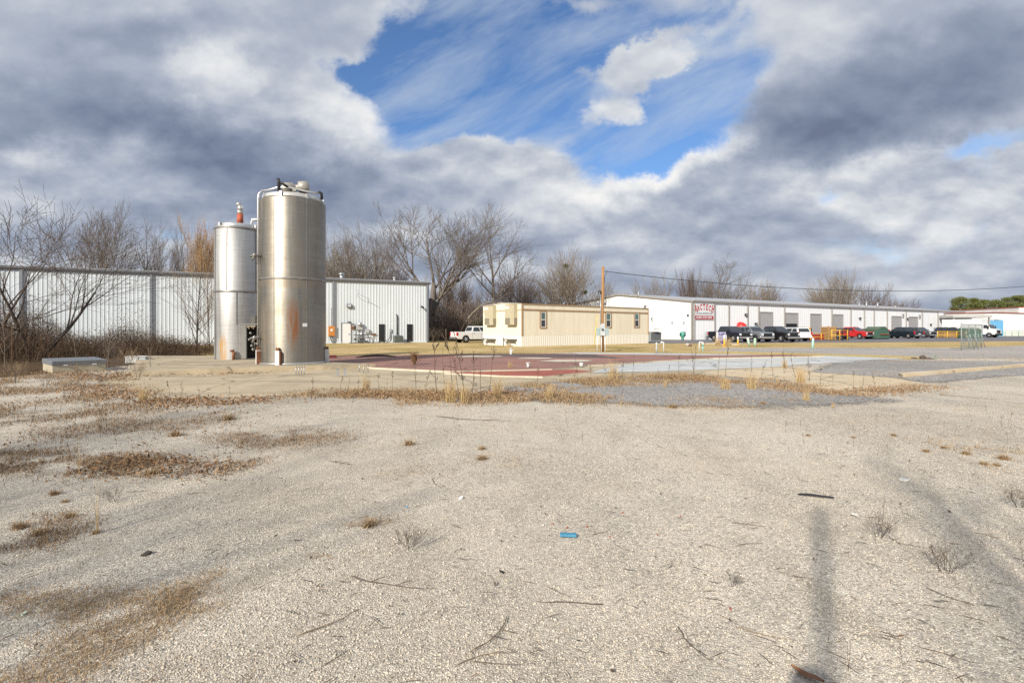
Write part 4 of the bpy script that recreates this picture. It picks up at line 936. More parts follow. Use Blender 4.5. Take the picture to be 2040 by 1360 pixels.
# posts and markers along the verge
CAPW=mat('white_cap',(.80,.79,.75),.5); SEA=mat('seafoam_plastic',(.36,.62,.52),.5); PALEG=mat('pale_green_plastic',(.40,.56,.44),.55,0,.1)
def marker(label,pxx,yb,yt,r,body,cap,cat='post',name='marker_post',tilt=0,hook=0,group=None):
    p=gp(pxx,yb,.0); h=(yb-yt)/F*p.y
    t=thing(name,label,cat,tuple(p),0,group); T_=lambda z:(tilt*z,0,z)
    if hook:
        MB().tube([(0,0,0),(0,0,h-.08),(hook*.03,0,h-.02),(hook*.09,0,h),(hook*.16,0,h-.03),(hook*.18,0,h-.1)],r,8).build('pipe',body,t)
    else:
        MB().cyl(T_(0),T_(h*.82),r,r,12).build('tube',body,t); mb=MB(); mb.cyl(T_(h*.823),T_(h*.94),r*1.02,r*.98,12); mb.ball(T_(h*.93),r*1.0,10); mb.build('cap',cap,t)
    return t
marker('grey post with a white domed cap left of the hooked pipe',1308,703,682,.055,GREYBOX,CAPW)
marker('white hooked vent pipe beside the grey capped post',1322,701.5,681,.045,WPIPE,None,'pipe','vent_pipe',0,-1)
marker('white hooked vent pipe beside the seafoam marker',1393,699,681,.045,WPIPE,None,'pipe','vent_pipe',0,1)
marker('seafoam and white marker post beside a hooked pipe',1400,698.5,682,.075,SEA,CAPW)
marker('pale green marker post leaning to the left',1493,689.5,673.5,.10,PALEG,CAPW,tilt=-.22)
marker('upright pale green marker post beside the leaning one',1504,689.5,674.5,.12,PALEG,PALEG)
marker('tall white marker post with seafoam edge on the grass verge',1618.5,695.5,673.5,.085,SEA,CAPW,tilt=.06)
def bollard(label,pxx,yb,yt):
    p=gp(pxx,yb); h=(yb-yt)/F*p.y; t=thing('bollard',label,'bollard',tuple(p),0,'yellow bollards by the yard sign')
    MB().cyl((0,0,0),(0,0,h*.62),.075,.075,12).build('post',YELL,t); mb=MB(); mb.cyl((0,0,h*.623),(0,0,h*.95),.076,.076,12); mb.ball((0,0,h*.95),.075,10); mb.build('cap',CAPW,t)
    mb=MB(); mb.cyl((0,0,0),(0,0,.04),.16,.16,12); mb.build('base',YELL,t)
bollard('yellow bollard right in front of the yard sign',1443,690,667); bollard('yellow bollard at the right end of the planting bed',1470,687.5,671)
# yard sign in its planting bed
pb=gp(1440,686.2); t=thing('planting_bed','oval planting bed with concrete edge around the yard sign','planting bed',tuple(pb),0)
mb=MB(); k=40; o_=[(1.52*math.cos(2*PI*i/k),2.2*math.sin(2*PI*i/k)) for i in range(k)]; mb.prism(o_,0,.06); mb.build('soil',M_LITTER,t)
mb=MB(); mb.tube([(1.6*math.cos(2*PI*i/k),2.3*math.sin(2*PI*i/k),.04) for i in range(k+1)],.08,6); mb.build('edging',M_CONCP,t)
ps=gp(1438,687.0); t=thing('yard_sign','small lilac and purple yard sign standing between dry grasses','sign',tuple(ps),R(8))
LIL=mat('lilac_sign_panel',(.46,.44,.60),.5); PUR=mat('purple_paint',(.10,.075,.26),.5)
z0_,z1_=.47,1.28
MB().box(-.42,.42,-.03,.03,z0_,z1_).build('board',LIL,t); mb=MB(); mb.box(-.33,.36,-.02,.02,.02,.42); mb.build('lower_board',PUR,t)
mb=MB(); mb.box(-.58,-.46,-.06,.06,0,1.3); mb.build('post',WPIPE,t); mb=MB(); mb.box(.44,.50,-.04,.04,0,1.0); mb.build('post',WPIPE,t)
text('FLABRE', .36, PUR, t, 'lettering', (-.0,-.036,1.04), .58, .014)
mb=MB()
for i in range(3): mb.box(-.36,.36-.1*i,-.036,-.031,.76-.1*i,.80-.1*i)
mb.build('lettering',PUR,t)
# utility pole with meter boxes
pp=gp(1200,700.5); PH=5.92
WOODP=mat('pole_wood',(.40,.215,.085),.85,0,.28,5,(6,6,.35),.3,40,dirt=(.16,.085,.045),dfac=.6)
up=thing('utility_pole','weathered wooden utility pole with meter boxes and white conduits','utility pole',tuple(pp),0)
mb=MB(); mb.tube([(0,0,-.2),(-.02,0,2.2),(.03,0,4.2),(.05,0,PH)],[.125,.115,.10,.085],14); mb.build('pole',WOODP,up)
mb=MB(); mb.box(-.2,.14,-.34,-.13,1.12,1.72); mb.prism([(-.2,1.723),(.14,1.723),(.06,1.95),(-.12,1.95)],-.33,-.14,'xz'); mb.build('meter_box',mat('pale_meter_grey',(.50,.53,.52),.5),up,bevel=.01,fix=True)
mb=MB(); mb.lathe([(0,-.09),(.08,-.08),(.09,.02)],14,(-.05,-.345,1.55),'y'); mb.build('meter_dial',mat('meter_dial',(.12,.13,.14),.2),up)
for (xa,xb,za,zb,lab) in ((-.42,-.21,1.14,1.66,'l'),(.16,.40,1.14,1.64,'r')):
    bx_=MB().box(xa,xb,-.30,-.12,za,zb).build('breaker_box',mat('greenish_enamel',(.40,.50,.49),.5),up,bevel=.01); MB().box(xa+.03,xb-.03,-.312,-.301,za+.04,zb-.04).build('cover',mat('greenish_cover',(.32,.41,.41),.5),bx_)
for xx,zz2_ in ((-.39,1.14),(-.10,1.12),(.16,1.14)):
    MB().tube([(xx,-.2,-.02),(xx,-.2,zz2_)],.035,8).build('conduit',WPIPE,up)
MB().tube([(-.13,-.11,1.9),(-.125,-.11,4.0)],.03,8).build('riser_pipe',GALV,up)
mb=MB(); mb.tube([(-.13,-.11,4.0),(-.14,-.12,4.2),(-.26,-.14,4.22),(-.3,-.14,4.08)],.045,8); mb.build('weatherhead',DARKM,up)
mb=MB(); mb.tube([(-.4,0,3.3),(.28,0,3.3)],.02,6); mb.tube([(.1,-.05,3.3),(.24,-.05,3.3)],.06,8); mb.build('pole_clamp',DARKM,up)
mb=MB(); mb.tube([(.24,0,3.3),(.25,0,4.3)],.012,5); mb.tube([(-.3,-.14,4.1),(-.38,-.1,3.6),(-.12,-.05,3.9),(.12,0,4.6),(.16,0,5.2),(.35,0,5.62)],.018,5); mb.build('drop_cable',BLACKP,up)
mb=MB(); pts=[]
for i in range(61):
    t_=i/60; pts.append((6.5+63.5*t_, 35.2+14.8*t_, 5.62-5.92*t_+8.95*t_*t_))
mb.tube(pts,.023,5); one('power_cable',mb,BLACKP,'sagging black power cable running right from the wooden pole','cable')
mb=MB(); mb.tube([(0,0,-.2),(0,0,9)],[.16,.11],12); one('utility_pole',mb,WOODP,'tall wooden utility pole that carries the far end of the cable','utility pole',(70,50,0))
p0_=at(1183,44.5,0); mb=MB(); mb.tube([tuple(p0_),tuple(Vector((at(1190,44.9).x,44.9,zat(627,44.9))))],.035,6); one('guy_guard',mb,mat('yellow_plastic',(.72,.55,.08),.5),'slanting yellow guy wire guard before the cream trailer wall','guy wire')
# chain link fence corner
GREENP=mat('green_coated_steel',(.30,.355,.33),.5,.2,.15)
fa,fb=gp(1915,697.5),gp(1956,690.5); fd=Vector((fb.x-fa.x,fb.y-fa.y,0)); fl_=fd.length; fang=math.atan2(fd.y,fd.x)
fe=thing('chain_link_fence','short run of green chain link fence standing alone by the driveway','fence',tuple(fa),fang)
for i in range(4):
    q=fl_*i/3; MB().tube([(q,0,0),(q,0,2.02 if i in(0,3) else 1.95)],.03 if i in(0,3) else .022,8).build('post',GREENP,fe)
mb=MB(); mb.tube([(0,0,1.93),(fl_,0,1.96)],.025,6); mb.tube([(0,0,.1),(fl_,0,.1)],.012,5); mb.build('rail',GREENP,fe)
mb=MB(); nW=int(fl_/.26)
for i in range(-8,nW+1):
    for sgn in (1,-1):
        a0_=i*.26; x0_,z0_=a0_,.08; x1_,z1_=a0_+1.85,1.93
        if x0_<0: z0_+= -x0_; x0_=0
        if x1_>fl_: z1_-= x1_-fl_; x1_=fl_
        if x1_-x0_<.05: continue
        if sgn<0: x0_,x1_=fl_-x0_,fl_-x1_
        mb.tube([(x0_,.02*sgn,z0_),(x1_,.02*sgn,z1_)],.0035,3)
mb.build('wire_mesh',GREENP,fe)
for q,dz in ((1.6,.55),(3.8,.6),(5.9,.5),(8.0,.6)):
    if q<fl_: MB().tube([(q-dz,-.35,1.2),(q,-.55,0.02)],.022,6).build('leaning_brace',GREENP,fe)
fg=thing('chain_link_gate','loose green chain link gate frame leaning on the lone fence','gate',tuple(gp(1934,695)),fang+.5)
mb=MB(); mb.tube([(-1.1,0,0.02),(-1.1,.25,1.75),(1.0,.25,1.75),(1.0,0,.02),(-1.1,0,.02)],.022,6); mb.tube([(-.2,0,.02),(.4,.2,1.4)],.03,6); mb.build('frame',GREENP,fg)
# debris at the right of the slab
t=thing('broken_post','short grey broken post stub leaning beside the driveway','post',tuple(gp(1860,716)),.3); MB().box(-.12,.02,-.06,.06,0,.30,0,Matrix.Rotation(.35,4,'Y')).build('stub',mat('weathered_timber',(.26,.27,.24),.9,0,.2),t,bevel=.01); MB().box(.06,.16,-.05,.05,0,.28,0,Matrix.Rotation(.4,4,'Y')).build('stub',mat('weathered_timber',(.26,.27,.24)),t,bevel=.01)
mb=MB(); mb.ball((0,0,.08),.16,8,0,(1,.8,.8)); mb.ball((-.35,.1,.03),.13,8,0,(1.4,.8,.4)); mb.ball((.3,0,.03),.12,7,0,(1.5,.8,.4))
one('rubble_heap',mb,mat('dark_rubble',(.10,.075,.06),.9,0,.4,8),'small dark heap of rubble beside the broken post','rubble',tuple(gp(1838,715)))
mb=MB(); mb.ball((0,0,.1),.25,7,0,(1,.8,.6)); one('broken_stone',mb,mat('pale_stone',(.5,.46,.42),.9,0,.2,6),'pale broken stone lying on the dry lawn before the trucks','stone',tuple(gp(1370,688.5)),.4)
mb=MB(); mb.ball((0,0,.08),.22,7,0,(.9,.8,.7)); one('broken_stone',mb,mat('brown_rubble',(.17,.11,.07),.9,0,.3,6),'dark brown broken stone beside the pale one on the lawn','stone',tuple(gp(1375,690)),.9)
mb=MB(); mb.box(-.25,.25,-.2,.2,0,.16); one('steel_box',mb,mat('maroon_paint',(.12,.02,.025),.6),'low maroon steel box right of the large tank','box',tuple(gp(660,713.5,.05)),.3,bevel=.01)
mb=MB(); mb.tube([(-1,0,.12),(-.5,0,.2),(0,0,.24),(.5,0,.2),(1.0,0,.12)],[.03,.08,.10,.07,.03],8); mb.v=[(a,b,c*.7+.08) for a,b,c in mb.v]; one('tar_lump',mb,M_TAR,'black lump of tar on the red floor right of the large tank','tar lump',tuple(gp(750,717.5,.0)),.4)
# ------------------------------------------------------------------ vehicles
TYRE=mat('tyre_rubber',(.02,.02,.021),.85); RIMM=mat('alloy_rim',(.55,.55,.56),.3,.7); RIMD=mat('dark_rim',(.05,.05,.055),.4,.3)
CARG=mat('car_glass',(.03,.038,.045),.04,0,.2,1.5,coat=.4); CHR=mat('chrome_trim',(.60,.60,.61),.22,.9); LAMPW=mat('headlamp_glass',(.72,.74,.76),.12,.1); LAMPR=mat('tail_lamp_glass',(.50,.012,.015),.2)
UNDER=mat('underbody_black',(.012,.012,.013),.8)
def paint(name,c,metal=.0): return mat(name,c,.25,metal,.03,2,coat=.6)
def vehicle(name,label,loc,rz,col,kind='pickup',rim=RIMM,group='vehicles parked along the white building',Lh=2.9,Wd=.98,RH=1.93,detail=True,hood=1.18):
    t=thing(name,label,'pickup' if kind=='pickup' else 'car',tuple(loc),rz,group)
    rear,front=-Lh,Lh; wb_r,wb_f=-1.75,1.85; wr=.41; ar=.48
    belt=1.27 if kind=='pickup' else 1.12
    def arch(cx):
        return [(cx-ar*math.cos(PI*i/10), .40+ar*math.sin(PI*i/10)) for i in range(11)]
    out=[(rear+.05,.48)]+arch(wb_r)+arch(wb_f)+[(front-.05,.42),(front,.62),(front-.02,.98),(front-.16,hood),(1.25,belt+.02),(1.2,belt+.02)]
    out+= [(rear+.02,belt),(rear,.75)]
    mb=MB(); k=len(out)
    ys=[(-Wd,0.),(-Wd+.0,0)]
    # tumblehome: three stations of the side profile
    def shift(p,inn): return p
    mb.prism(out,-Wd,Wd,'xz'); body=mb.build('body',col,t,bevel=.055,fix=True)
    # greenhouse
    if kind=='pickup': b0,b1,r0,r1=-1.02,1.42,-.78,.62
    elif kind=='suv': b0,b1,r0,r1=rear+.06,1.35,rear+.42,.55
    else: b0,b1,r0,r1=rear+.25,1.15,-1.4,.45
    yb,yt=Wd-.02,Wd-.20
    zb=belt-.01
    P=[(b0,-yb,zb),(b1,-yb,zb),(b1,yb,zb),(b0,yb,zb),(r0,-yt,RH-.05),(r1,-yt,RH-.05),(r1,yt,RH-.05),(r0,yt,RH-.05),(r0+.12,-yt+.1,RH),(r1-.14,-yt+.1,RH),(r1-.14,yt-.1,RH),(r0+.12,yt-.1,RH)]
    mb=MB(); mb.add(P,[(0,1,5,4),(1,2,6,5),(2,3,7,6),(3,0,4,7),(4,5,9,8),(5,6,10,9),(6,7,11,10),(7,4,8,11),(8,9,10,11)]); cab=mb.build('cab',col,t,bevel=.03)
    def quadon(a,b,c,d,u0,u1,v0,v1,off,nm,mm,par):
        a,b,c,d=[Vector(x) for x in (a,b,c,d)]
        def Q(u,v): return (a*(1-u)+b*u)*(1-v)+(d*(1-u)+c*u)*v
        n=(b-a).cross(d-a).normalized()*off
        vs=[Q(u0,v0)+n,Q(u1,v0)+n,Q(u1,v1)+n,Q(u0,v1)+n]; vs2=[x-n*1.6 for x in vs]
        MB().add(vs+vs2,[(0,1,2,3),(0,4,5,1),(1,5,6,2),(2,6,7,3),(3,7,4,0)]).build(nm,mm,par)
    n=.012
    splits=[(.06,.47),(.52,.93)] if kind=='pickup' else [(.05,.28),(.32,.62),(.66,.93)]
    for (u0,u1) in splits:
        quadon(P[0],P[1],P[5],P[4],u0,u1,.1,.86,n,'window',CARG,cab); quadon(P[2],P[3],P[7],P[6],1-u1,1-u0,.1,.86,n,'window',CARG,cab)
    quadon(P[1],P[2],P[6],P[5],.06,.94,.08,.9,n,'windshield',CARG,cab); quadon(P[3],P[0],P[4],P[7],.08,.92,.15,.88,n,'rear_window',CARG,cab)
    if kind=='pickup':
        MB().box(rear+.1,-1.06,-Wd+.09,Wd-.09,belt+.002,belt+.012).build('bed',UNDER,t)
    else:
        mb=MB(); 
        for sy in (-1,1): mb.tube([(r0+.2,sy*(yt-.06),RH+.05),(r1-.25,sy*(yt-.06),RH+.05)],.025,5)
        mb.build('roof_rail',CHR if kind=='suv' else UNDER,cab)
    # wheels
    for cx in (wb_r,wb_f):
        for sy in (-1,1):
            mb=MB(); mb.lathe([(.24,-.13),(wr-.03,-.13),(wr,-.09),(wr,.09),(wr-.03,.13),(.24,.13)],20,(cx,sy*(Wd-.12),wr),'y'); wh_=mb.build('wheel',TYRE,t)
            mb=MB(); y_=sy*(Wd-.12); mb.lathe([(.245,-.11),(.245,.11)],20,(cx,y_,wr),'y')
            for i in range(6):
                a=2*PI*i/6; mb.tube([(cx,y_+sy*.10,wr),(cx+.24*math.cos(a),y_+sy*.11,wr+.24*math.sin(a))],.04,5)
            mb.lathe([(0,0),(.07,0)],12,(cx,y_+sy*.13,wr),'y'); mb.build('rim',rim,wh_)
            mb=MB(); mb.lathe([(0,0),(.235,0)],16,(cx,y_-sy*.02,wr),'y'); mb.build('brake_disc',UNDER,wh_)
    mb=MB(); mb.box(rear+.15,front-.2,-Wd+.25,Wd-.25,.30,.50); mb.build('underbody',UNDER,t)
    # bumpers, grille, lamps, mirrors, handles
    mb=MB(); mb.box(front-.12,front+.06,-Wd+.04,Wd-.04,.42,.66); mb.build('front_bumper',CHR if kind=='pickup' else UNDER,t,bevel=.03)
    mb=MB(); mb.box(rear-.12,rear+.08,-Wd+.04,Wd-.04,.45,.66); mb.build('rear_bumper',CHR if kind=='pickup' else col,t,bevel=.03)
    mb=MB(); mb.box(front-.06,front+.03,-Wd+.36,Wd-.36,.68,1.06); mb.build('grille',UNDER,t,bevel=.02)
    for sy in (-1,1):
        MB().box(front-.14,front+.025,sy*(Wd-.20)-.14,sy*(Wd-.20)+.14,.80,1.04).build('headlight',LAMPW,t,bevel=.02)
        MB().box(rear-.022,rear+.14,sy*(Wd-.08)-.11,sy*(Wd-.08)+.11,.82,1.2).build('tail_light',LAMPR,t,bevel=.02)
        mb=MB(); mb.box(b1-.52,b1-.36,sy*(Wd+.14)-.1,sy*(Wd+.14)+.1,belt+.03,belt+.24); mb.build('mirror',UNDER if kind!='pickup' else col,t,bevel=.03)
        mb=MB()
        for xx in (-.98,.18,1.22): mb.box(xx,xx+.018,sy*(Wd+.001)-.004,sy*(Wd+.001)+.004,.55,belt-.03)
        mb.build('door_seam',UNDER,t)
        mb=MB()
        for xx in (-.80,.36): mb.box(xx,xx+.17,sy*(Wd+.012)-.014,sy*(Wd+.012)+.014,belt-.20,belt-.155)
        mb.build('door_handle',CHR,t)
    mb=MB(); mb.box(rear-.03,rear-.001,-.2,.2,.74,.86); mb.build('number_plate',DOORW,t)
    return t
P_WHITE=paint('white_car_paint',(.74,.74,.73)); P_NAVY=paint('navy_car_paint',(.018,.02,.035)); P_SILV=paint('silver_car_paint',(.33,.35,.37),.5); P_BLACK=paint('black_car_paint',(.012,.012,.014))
P_RED=paint('red_car_paint',(.52,.012,.014)); P_TEAL=paint('dark_blue_car_paint',(.012,.022,.032)); P_GREY=paint('grey_car_paint',(.14,.145,.15),.4)
def yard(pxx,D): return at(pxx,D,.012)
vehicle('pickup_truck','white crew cab pickup parked behind the cream trailer',(-4.25,59.3,.005),R(31),P_WHITE,group='white vehicles')
vehicle('pickup_truck','dark navy pickup partly behind the yard sign',yard(1453,63.5),R(-74),P_NAVY)
vehicle('pickup_truck','silver pickup between the navy and the black pickups',yard(1495,63.3),R(-74),P_SILV,rim=RIMD)
bk=vehicle('pickup_truck','black pickup with a door logo beside the white sport utility car',yard(1543,63.0),R(-72),P_BLACK)
mb=MB(); mb.lathe([(0,0),(.2,.0)],14,(.45,-.99,.9),'y'); mb.v=[(a*1.0+(a-.45)*.9,b,c) for a,b,c in mb.v]; mb.build('door_logo',mat('faded_red_logo',(.55,.2,.17),.5),bk)
vehicle('suv','white sport utility car seen from behind before the open roller door',yard(1574,67.5),R(97),P_WHITE,'suv',RH=1.78)
vehicle('pickup_truck','bright red pickup left of the green dumpster',yard(1697,82),R(-68),P_RED)
vehicle('hatchback','small black car squeezed between red pickup and green dumpster',yard(1722,88),R(-80),P_BLACK,'hatch',RH=1.6,Lh=2.3)
vehicle('pickup_truck','second red pickup mostly hidden behind the green dumpster',yard(1752,93),R(-90),P_RED)
vehicle('pickup_truck','dark blue pickup with its tail towards the road right of the dumpster',yard(1799,86),R(100),P_TEAL)
vehicle('pickup_truck','grey pickup nosed out behind the dark blue pickup',yard(1828,92),R(-78),P_GREY)
vehicle('suv','black sport utility car parked near the right end of the white building',yard(1899,99),R(-55),P_BLACK,'suv',rim=RIMD)
# box truck
bt=thing('box_truck','white box truck facing the road at the far right','truck',tuple(at(1963,97,.0)),R(-66),'white vehicles')
MB().box(-6.5,-.1,-1.2,1.2,.95,3.55).build('cargo_box',mat('truck_box_white',(.74,.74,.73),.4),bt,bevel=.03)
mb=MB(); mb.prism([(0,.55),(1.9,.55),(2.0,.9),(1.95,1.5),(1.2,1.75),(.75,2.5),(0,2.55)],-1.08,1.08,'xz'); cb_=mb.build('cab',P_WHITE,bt,bevel=.06,fix=True)
mb=MB(); mb.prism([(1.22,1.72),(1.245,1.74),(.80,2.46),(.775,2.44)],-.95,.95,'xz'); mb.build('windshield',CARG,cb_,fix=True)
for sy in (-1,1):
    mb=MB(); y_=sy*1.09; mb.add([(.15,y_,1.75),(1.05,y_,1.75),(.72,y_,2.4),(.15,y_,2.4)],[(0,1,2,3)] if sy<0 else [(3,2,1,0)]); mb.build('window',CARG,cb_)
    MB().box(1.93,2.03,sy*.85-.14,sy*.85+.14,.85,1.1).build('headlight',LAMPW,bt); MB().box(.95,1.05,sy*1.35-.1,sy*1.35+.1,1.7,2.2).build('mirror',UNDER,bt)
MB().box(1.95,2.04,-.6,.6,.85,1.4).build('grille',UNDER,bt); MB().box(1.9,2.1,-1.1,1.1,.4,.72).build('front_bumper',UNDER,bt,bevel=.03)
for cx in (1.0,-4.8):
    for sy in (-1,1):
        mb=MB(); mb.lathe([(.2,-.14),(.46,-.14),(.48,-.1),(.48,.1),(.46,.14),(.2,.14)],18,(cx,sy*.98,.48),'y'); w_=mb.build('wheel',TYRE,bt); mb=MB(); mb.lathe([(0,0),(.26,0)],14,(cx,sy*1.08,.48),'y'); mb.build('rim',RIMM,w_)
MB().box(-6.4,1.8,-.5,.5,.5,.94).build('chassis',UNDER,bt)
# flatbed trailer
ft=thing('flatbed_trailer','low black flatbed trailer with white twin wheels before the white building','trailer',tuple(at(1866,99,.0)),R(-5))
MB().box(-2.2,2.6,-1,1,.62,.78).build('deck',UNDER,ft); MB().tube([(2.6,0,.6),(3.8,0,.55)],.06,6).build('drawbar',UNDER,ft)
for cx in (-1.0,-.05):
    for sy in (-1,1):
        mb=MB(); mb.lathe([(.2,-.1),(.36,-.1),(.38,-.06),(.38,.06),(.36,.1),(.2,.1)],18,(cx,sy*1.1,.38),'y'); w_=mb.build('wheel',TYRE,ft); mb=MB(); mb.lathe([(0,0),(.25,0)],14,(cx,sy*1.21,.38),'y'); mb.build('rim',CAPW,w_)
mb=MB(); mb.prism([(-1.6,.55),(-1.5,.9),(.5,.9),(.6,.55)],-1.22,-1.12,'xz'); mb.build('mudguard',UNDER,ft,fix=True)
# dumpsters
GRND=mat('green_dumpster_paint',(.05,.12,.085),.6,0,.18,3,dirt=(.16,.13,.08),dfac=.45)
def dumpster(label,loc,rz,w,d,h):
    t=thing('dumpster',label,'dumpster',tuple(loc),rz)
    mb=MB(); mb.prism([(0,.12),(d,.12),(d,h*.62),(d*.62,h),(d*.3,h),(0,h*.78)],-w/2,w/2,'yz'); b=mb.build('body',GRND,t,bevel=.02,fix=True)
    mb=MB(); mb.add([(-w/2-.03,-.04,h*.775+.02),(w/2+.03,-.04,h*.775+.02),(w/2+.03,d*.3,h+.03),(-w/2-.03,d*.3,h+.03),(w/2+.03,d*.63,h+.03),(-w/2-.03,d*.63,h+.03),(w/2+.03,d+.04,h*.6+.03),(-w/2-.03,d+.04,h*.6+.03)],[(0,1,2,3),(3,2,4,5),(5,4,6,7)]); mb.build('lid',mat('green_lid',(.09,.13,.085),.6,0,.15),t)
    
    for sx in (-1,1): MB().box(sx*(w/2+.08)-.08,sx*(w/2+.08)+.08,.3,d-.3,.7,.86).build('fork_pocket',RUST,t)
    mb=MB()
    for sx in (-1,1): mb.box(sx*(w/2-.15)-.08,sx*(w/2-.15)+.08,.05,d-.05,0,.118)
    mb.build('skid',UNDER,t); return t
dm=dumpster('large rusty green dumpster with sloping lid in the parking row',at(1736,80,.012),R(-70),2.2,2.5,1.95)
dm2=dumpster('dark green dumpster behind the lone chain link fence',at(1941,88,.012),R(5),3.0,2.0,1.75)
# yellow rails, crates, racks and a red bin
def rail(label,pa,pb,D,h,posts):
    a,b=at(pa,D,.012),at(pb,D+1.5,.012); d=b-a; ln=d.length
    t=thing('guard_rail',label,'guard rail',tuple(a),math.atan2(d.y,d.x),'yellow guard rails')
    for i in range(posts): q=ln*i/(posts-1); MB().cyl((q,0,0),(q,0,h),.05,.05,8).build('post',YELL,t)
    for zz_ in (h*.95,h*.5): MB().tube([(0,0,zz_),(ln,0,zz_)],.038,6).build('rail',YELL,t)
rail('long low yellow guard rail before the red bin',1593,1657,66.5,1.05,4); rail('taller yellow guard rail before the steel rack',1657,1688.5,68,1.5,3); rail('yellow guard rail at the right end before the flatbed trailer',1868,1925,84,1.25,4)
mb=MB(); mb.prism([(-1.2,.1),(1.2,.1),(1.4,.85),(-1.4,.85)],-.7,.7,'xz'); one('scrap_bin',mb,mat('dull_red_paint',(.28,.035,.025),.6,0,.15,5),'dull red scrap bin behind the low yellow guard rail','bin',tuple(at(1625,71,.012)),R(8),bevel=.02,fix=True)
YT=thing('forklift','small yellow forklift behind the low guard rail','forklift',tuple(at(1604,72,.012)),R(10)); MB().box(-.9,.6,-.5,.5,.35,1.0).build('body',YELL,YT,bevel=.05); mb=MB()
for sx in (-.7,.45):
    for sy in (-.5,.5): mb.tube([(sx,sy*.9,1.0),(sx*.9,sy*.9,1.75)],.05,5)
mb.box(-.75,.5,-.5,.5,1.75,1.82); mb.build('guard_frame',YELL,YT); MB().box(.62,.74,-.4,.4,.05,1.7).build('mast',DARKM,YT); MB().box(.74,1.6,-.3,.3,.06,.11).build('fork',DARKM,YT)
for sx in (-.6,.35):
    for sy in (-.5,.5): MB().lathe([(0,-.1),(.28,-.1),(.28,.1),(0,.1)],14,(sx,sy,.28),'y').build('wheel',TYRE,YT)
WOODC=mat('crate_wood',(.40,.24,.10),.8,0,.2,6)
def crate(label,loc,rz,w,d,h):
    t=thing('wood_crate',label,'crate',tuple(loc),rz); mb=MB()
    for i in range(6): z_=.12+(h-.2)*i/6; mb.box(-w/2,w/2,-d/2,-d/2+.03,z_,z_+(h-.2)/7.5); mb.box(-w/2,w/2,d/2-.03,d/2,z_,z_+(h-.2)/7.5); mb.box(-w/2-.032,-w/2-.002,-d/2,d/2,z_,z_+(h-.2)/7.5); mb.box(w/2+.002,w/2+.032,-d/2,d/2,z_,z_+(h-.2)/7.5)
    mb.build('slats',WOODC,t); mb=MB()
    for sx in (-1,1):
        for sy in (-1,1): mb.box(sx*(w/2-.06)-.05,sx*(w/2-.06)+.05,sy*(d/2+.03)-.025,sy*(d/2+.03)+.025,0,h)
    mb.build('corner_post',WOODC,t); MB().box(-w/2+.05,w/2-.05,-d/2+.05,d/2-.05,.1,h*.9).build('load',mat('cardboard',(.36,.22,.11),.8),t)
crate('tall wooden crate left of the steel rack',at(1650.5,70.5,.012),R(12),1.3,1.2,2.05); crate('low wooden crate behind the right yellow guard rail',at(1886,90,.012),R(8),2.6,1.4,1.15)
rk=thing('steel_rack','dark steel rack loaded with bars behind the taller yellow rail','rack',tuple(at(1671.5,71.5,.012)),R(10)); mb=MB()
for sx in (-1.0,1.0):
    for sy in (-.5,.5): mb.box(sx-.06,sx+.06,sy-.06,sy+.06,0,1.55)
for z_ in (.5,1.0,1.5): mb.box(-1.05,1.05,-.5,.5,z_,z_+.07)
mb.build('frame',DARKM,rk); mb=MB()
for z_ in (.12,.62,1.12,1.6):
    for i in range(6): mb.tube([(-1.25+U(-.1,.1),-.4+.15*i,z_+U(0,.1)),(1.25+U(-.2,.1),-.4+.15*i,z_+U(0,.1))],.05,5)
mb.build('bars',mat('rusty_bars',(.13,.085,.06),.7,.2,.3),rk)
# small green railing before the pale building
gr=thing('green_railing','green mesh railing before the blue shed','railing',tuple(at(1976,104,.0)),R(-4)); 
for i in range(6): MB().cyl((i*1.3,0,0),(i*1.3,0,1.25),.04,.04,6).build('post',mat('green_rail_paint',(.10,.33,.22),.5),gr)
mb=MB()
for z_ in (.25,.75,1.22): mb.tube([(0,0,z_),(6.5,0,z_)],.03,5)
for i in range(40): mb.tube([(i*.165,0,.25),(i*.165,0,1.22)],.012,3)
mb.build('mesh_panel',MATS['green_rail_paint'],gr)
# ------------------------------------------------------------------ vegetation
BARK=mat('grey_bark',(.15,.125,.105),.9,0,.3,3,(3,3,.5)); BARKL=mat('pale_bark',(.27,.23,.18),.9,0,.3,3,(3,3,.5)); BARKD=mat('dark_bark',(.095,.075,.06),.9,0,.3,3,(3,3,.5))
TWIG=island('grey_twigs',[(.135,.11,.092),(.175,.145,.12),(.215,.175,.14)]); TWIGL=island('pale_twigs',[(.25,.205,.16),(.31,.255,.195),(.20,.165,.13)]); TWIGD=island('dark_twigs',[(.085,.062,.05),(.12,.09,.07),(.16,.115,.085)])
TWIGO=island('orange_twigs',[(.40,.24,.11),(.47,.29,.14),(.34,.20,.10)]); TWIGT=island('tan_twigs',[(.30,.225,.145),(.38,.28,.18),(.24,.165,.105)])
TWIGR=island('reddish_twigs',[(.165,.125,.108),(.215,.165,.14),(.14,.108,.094)])
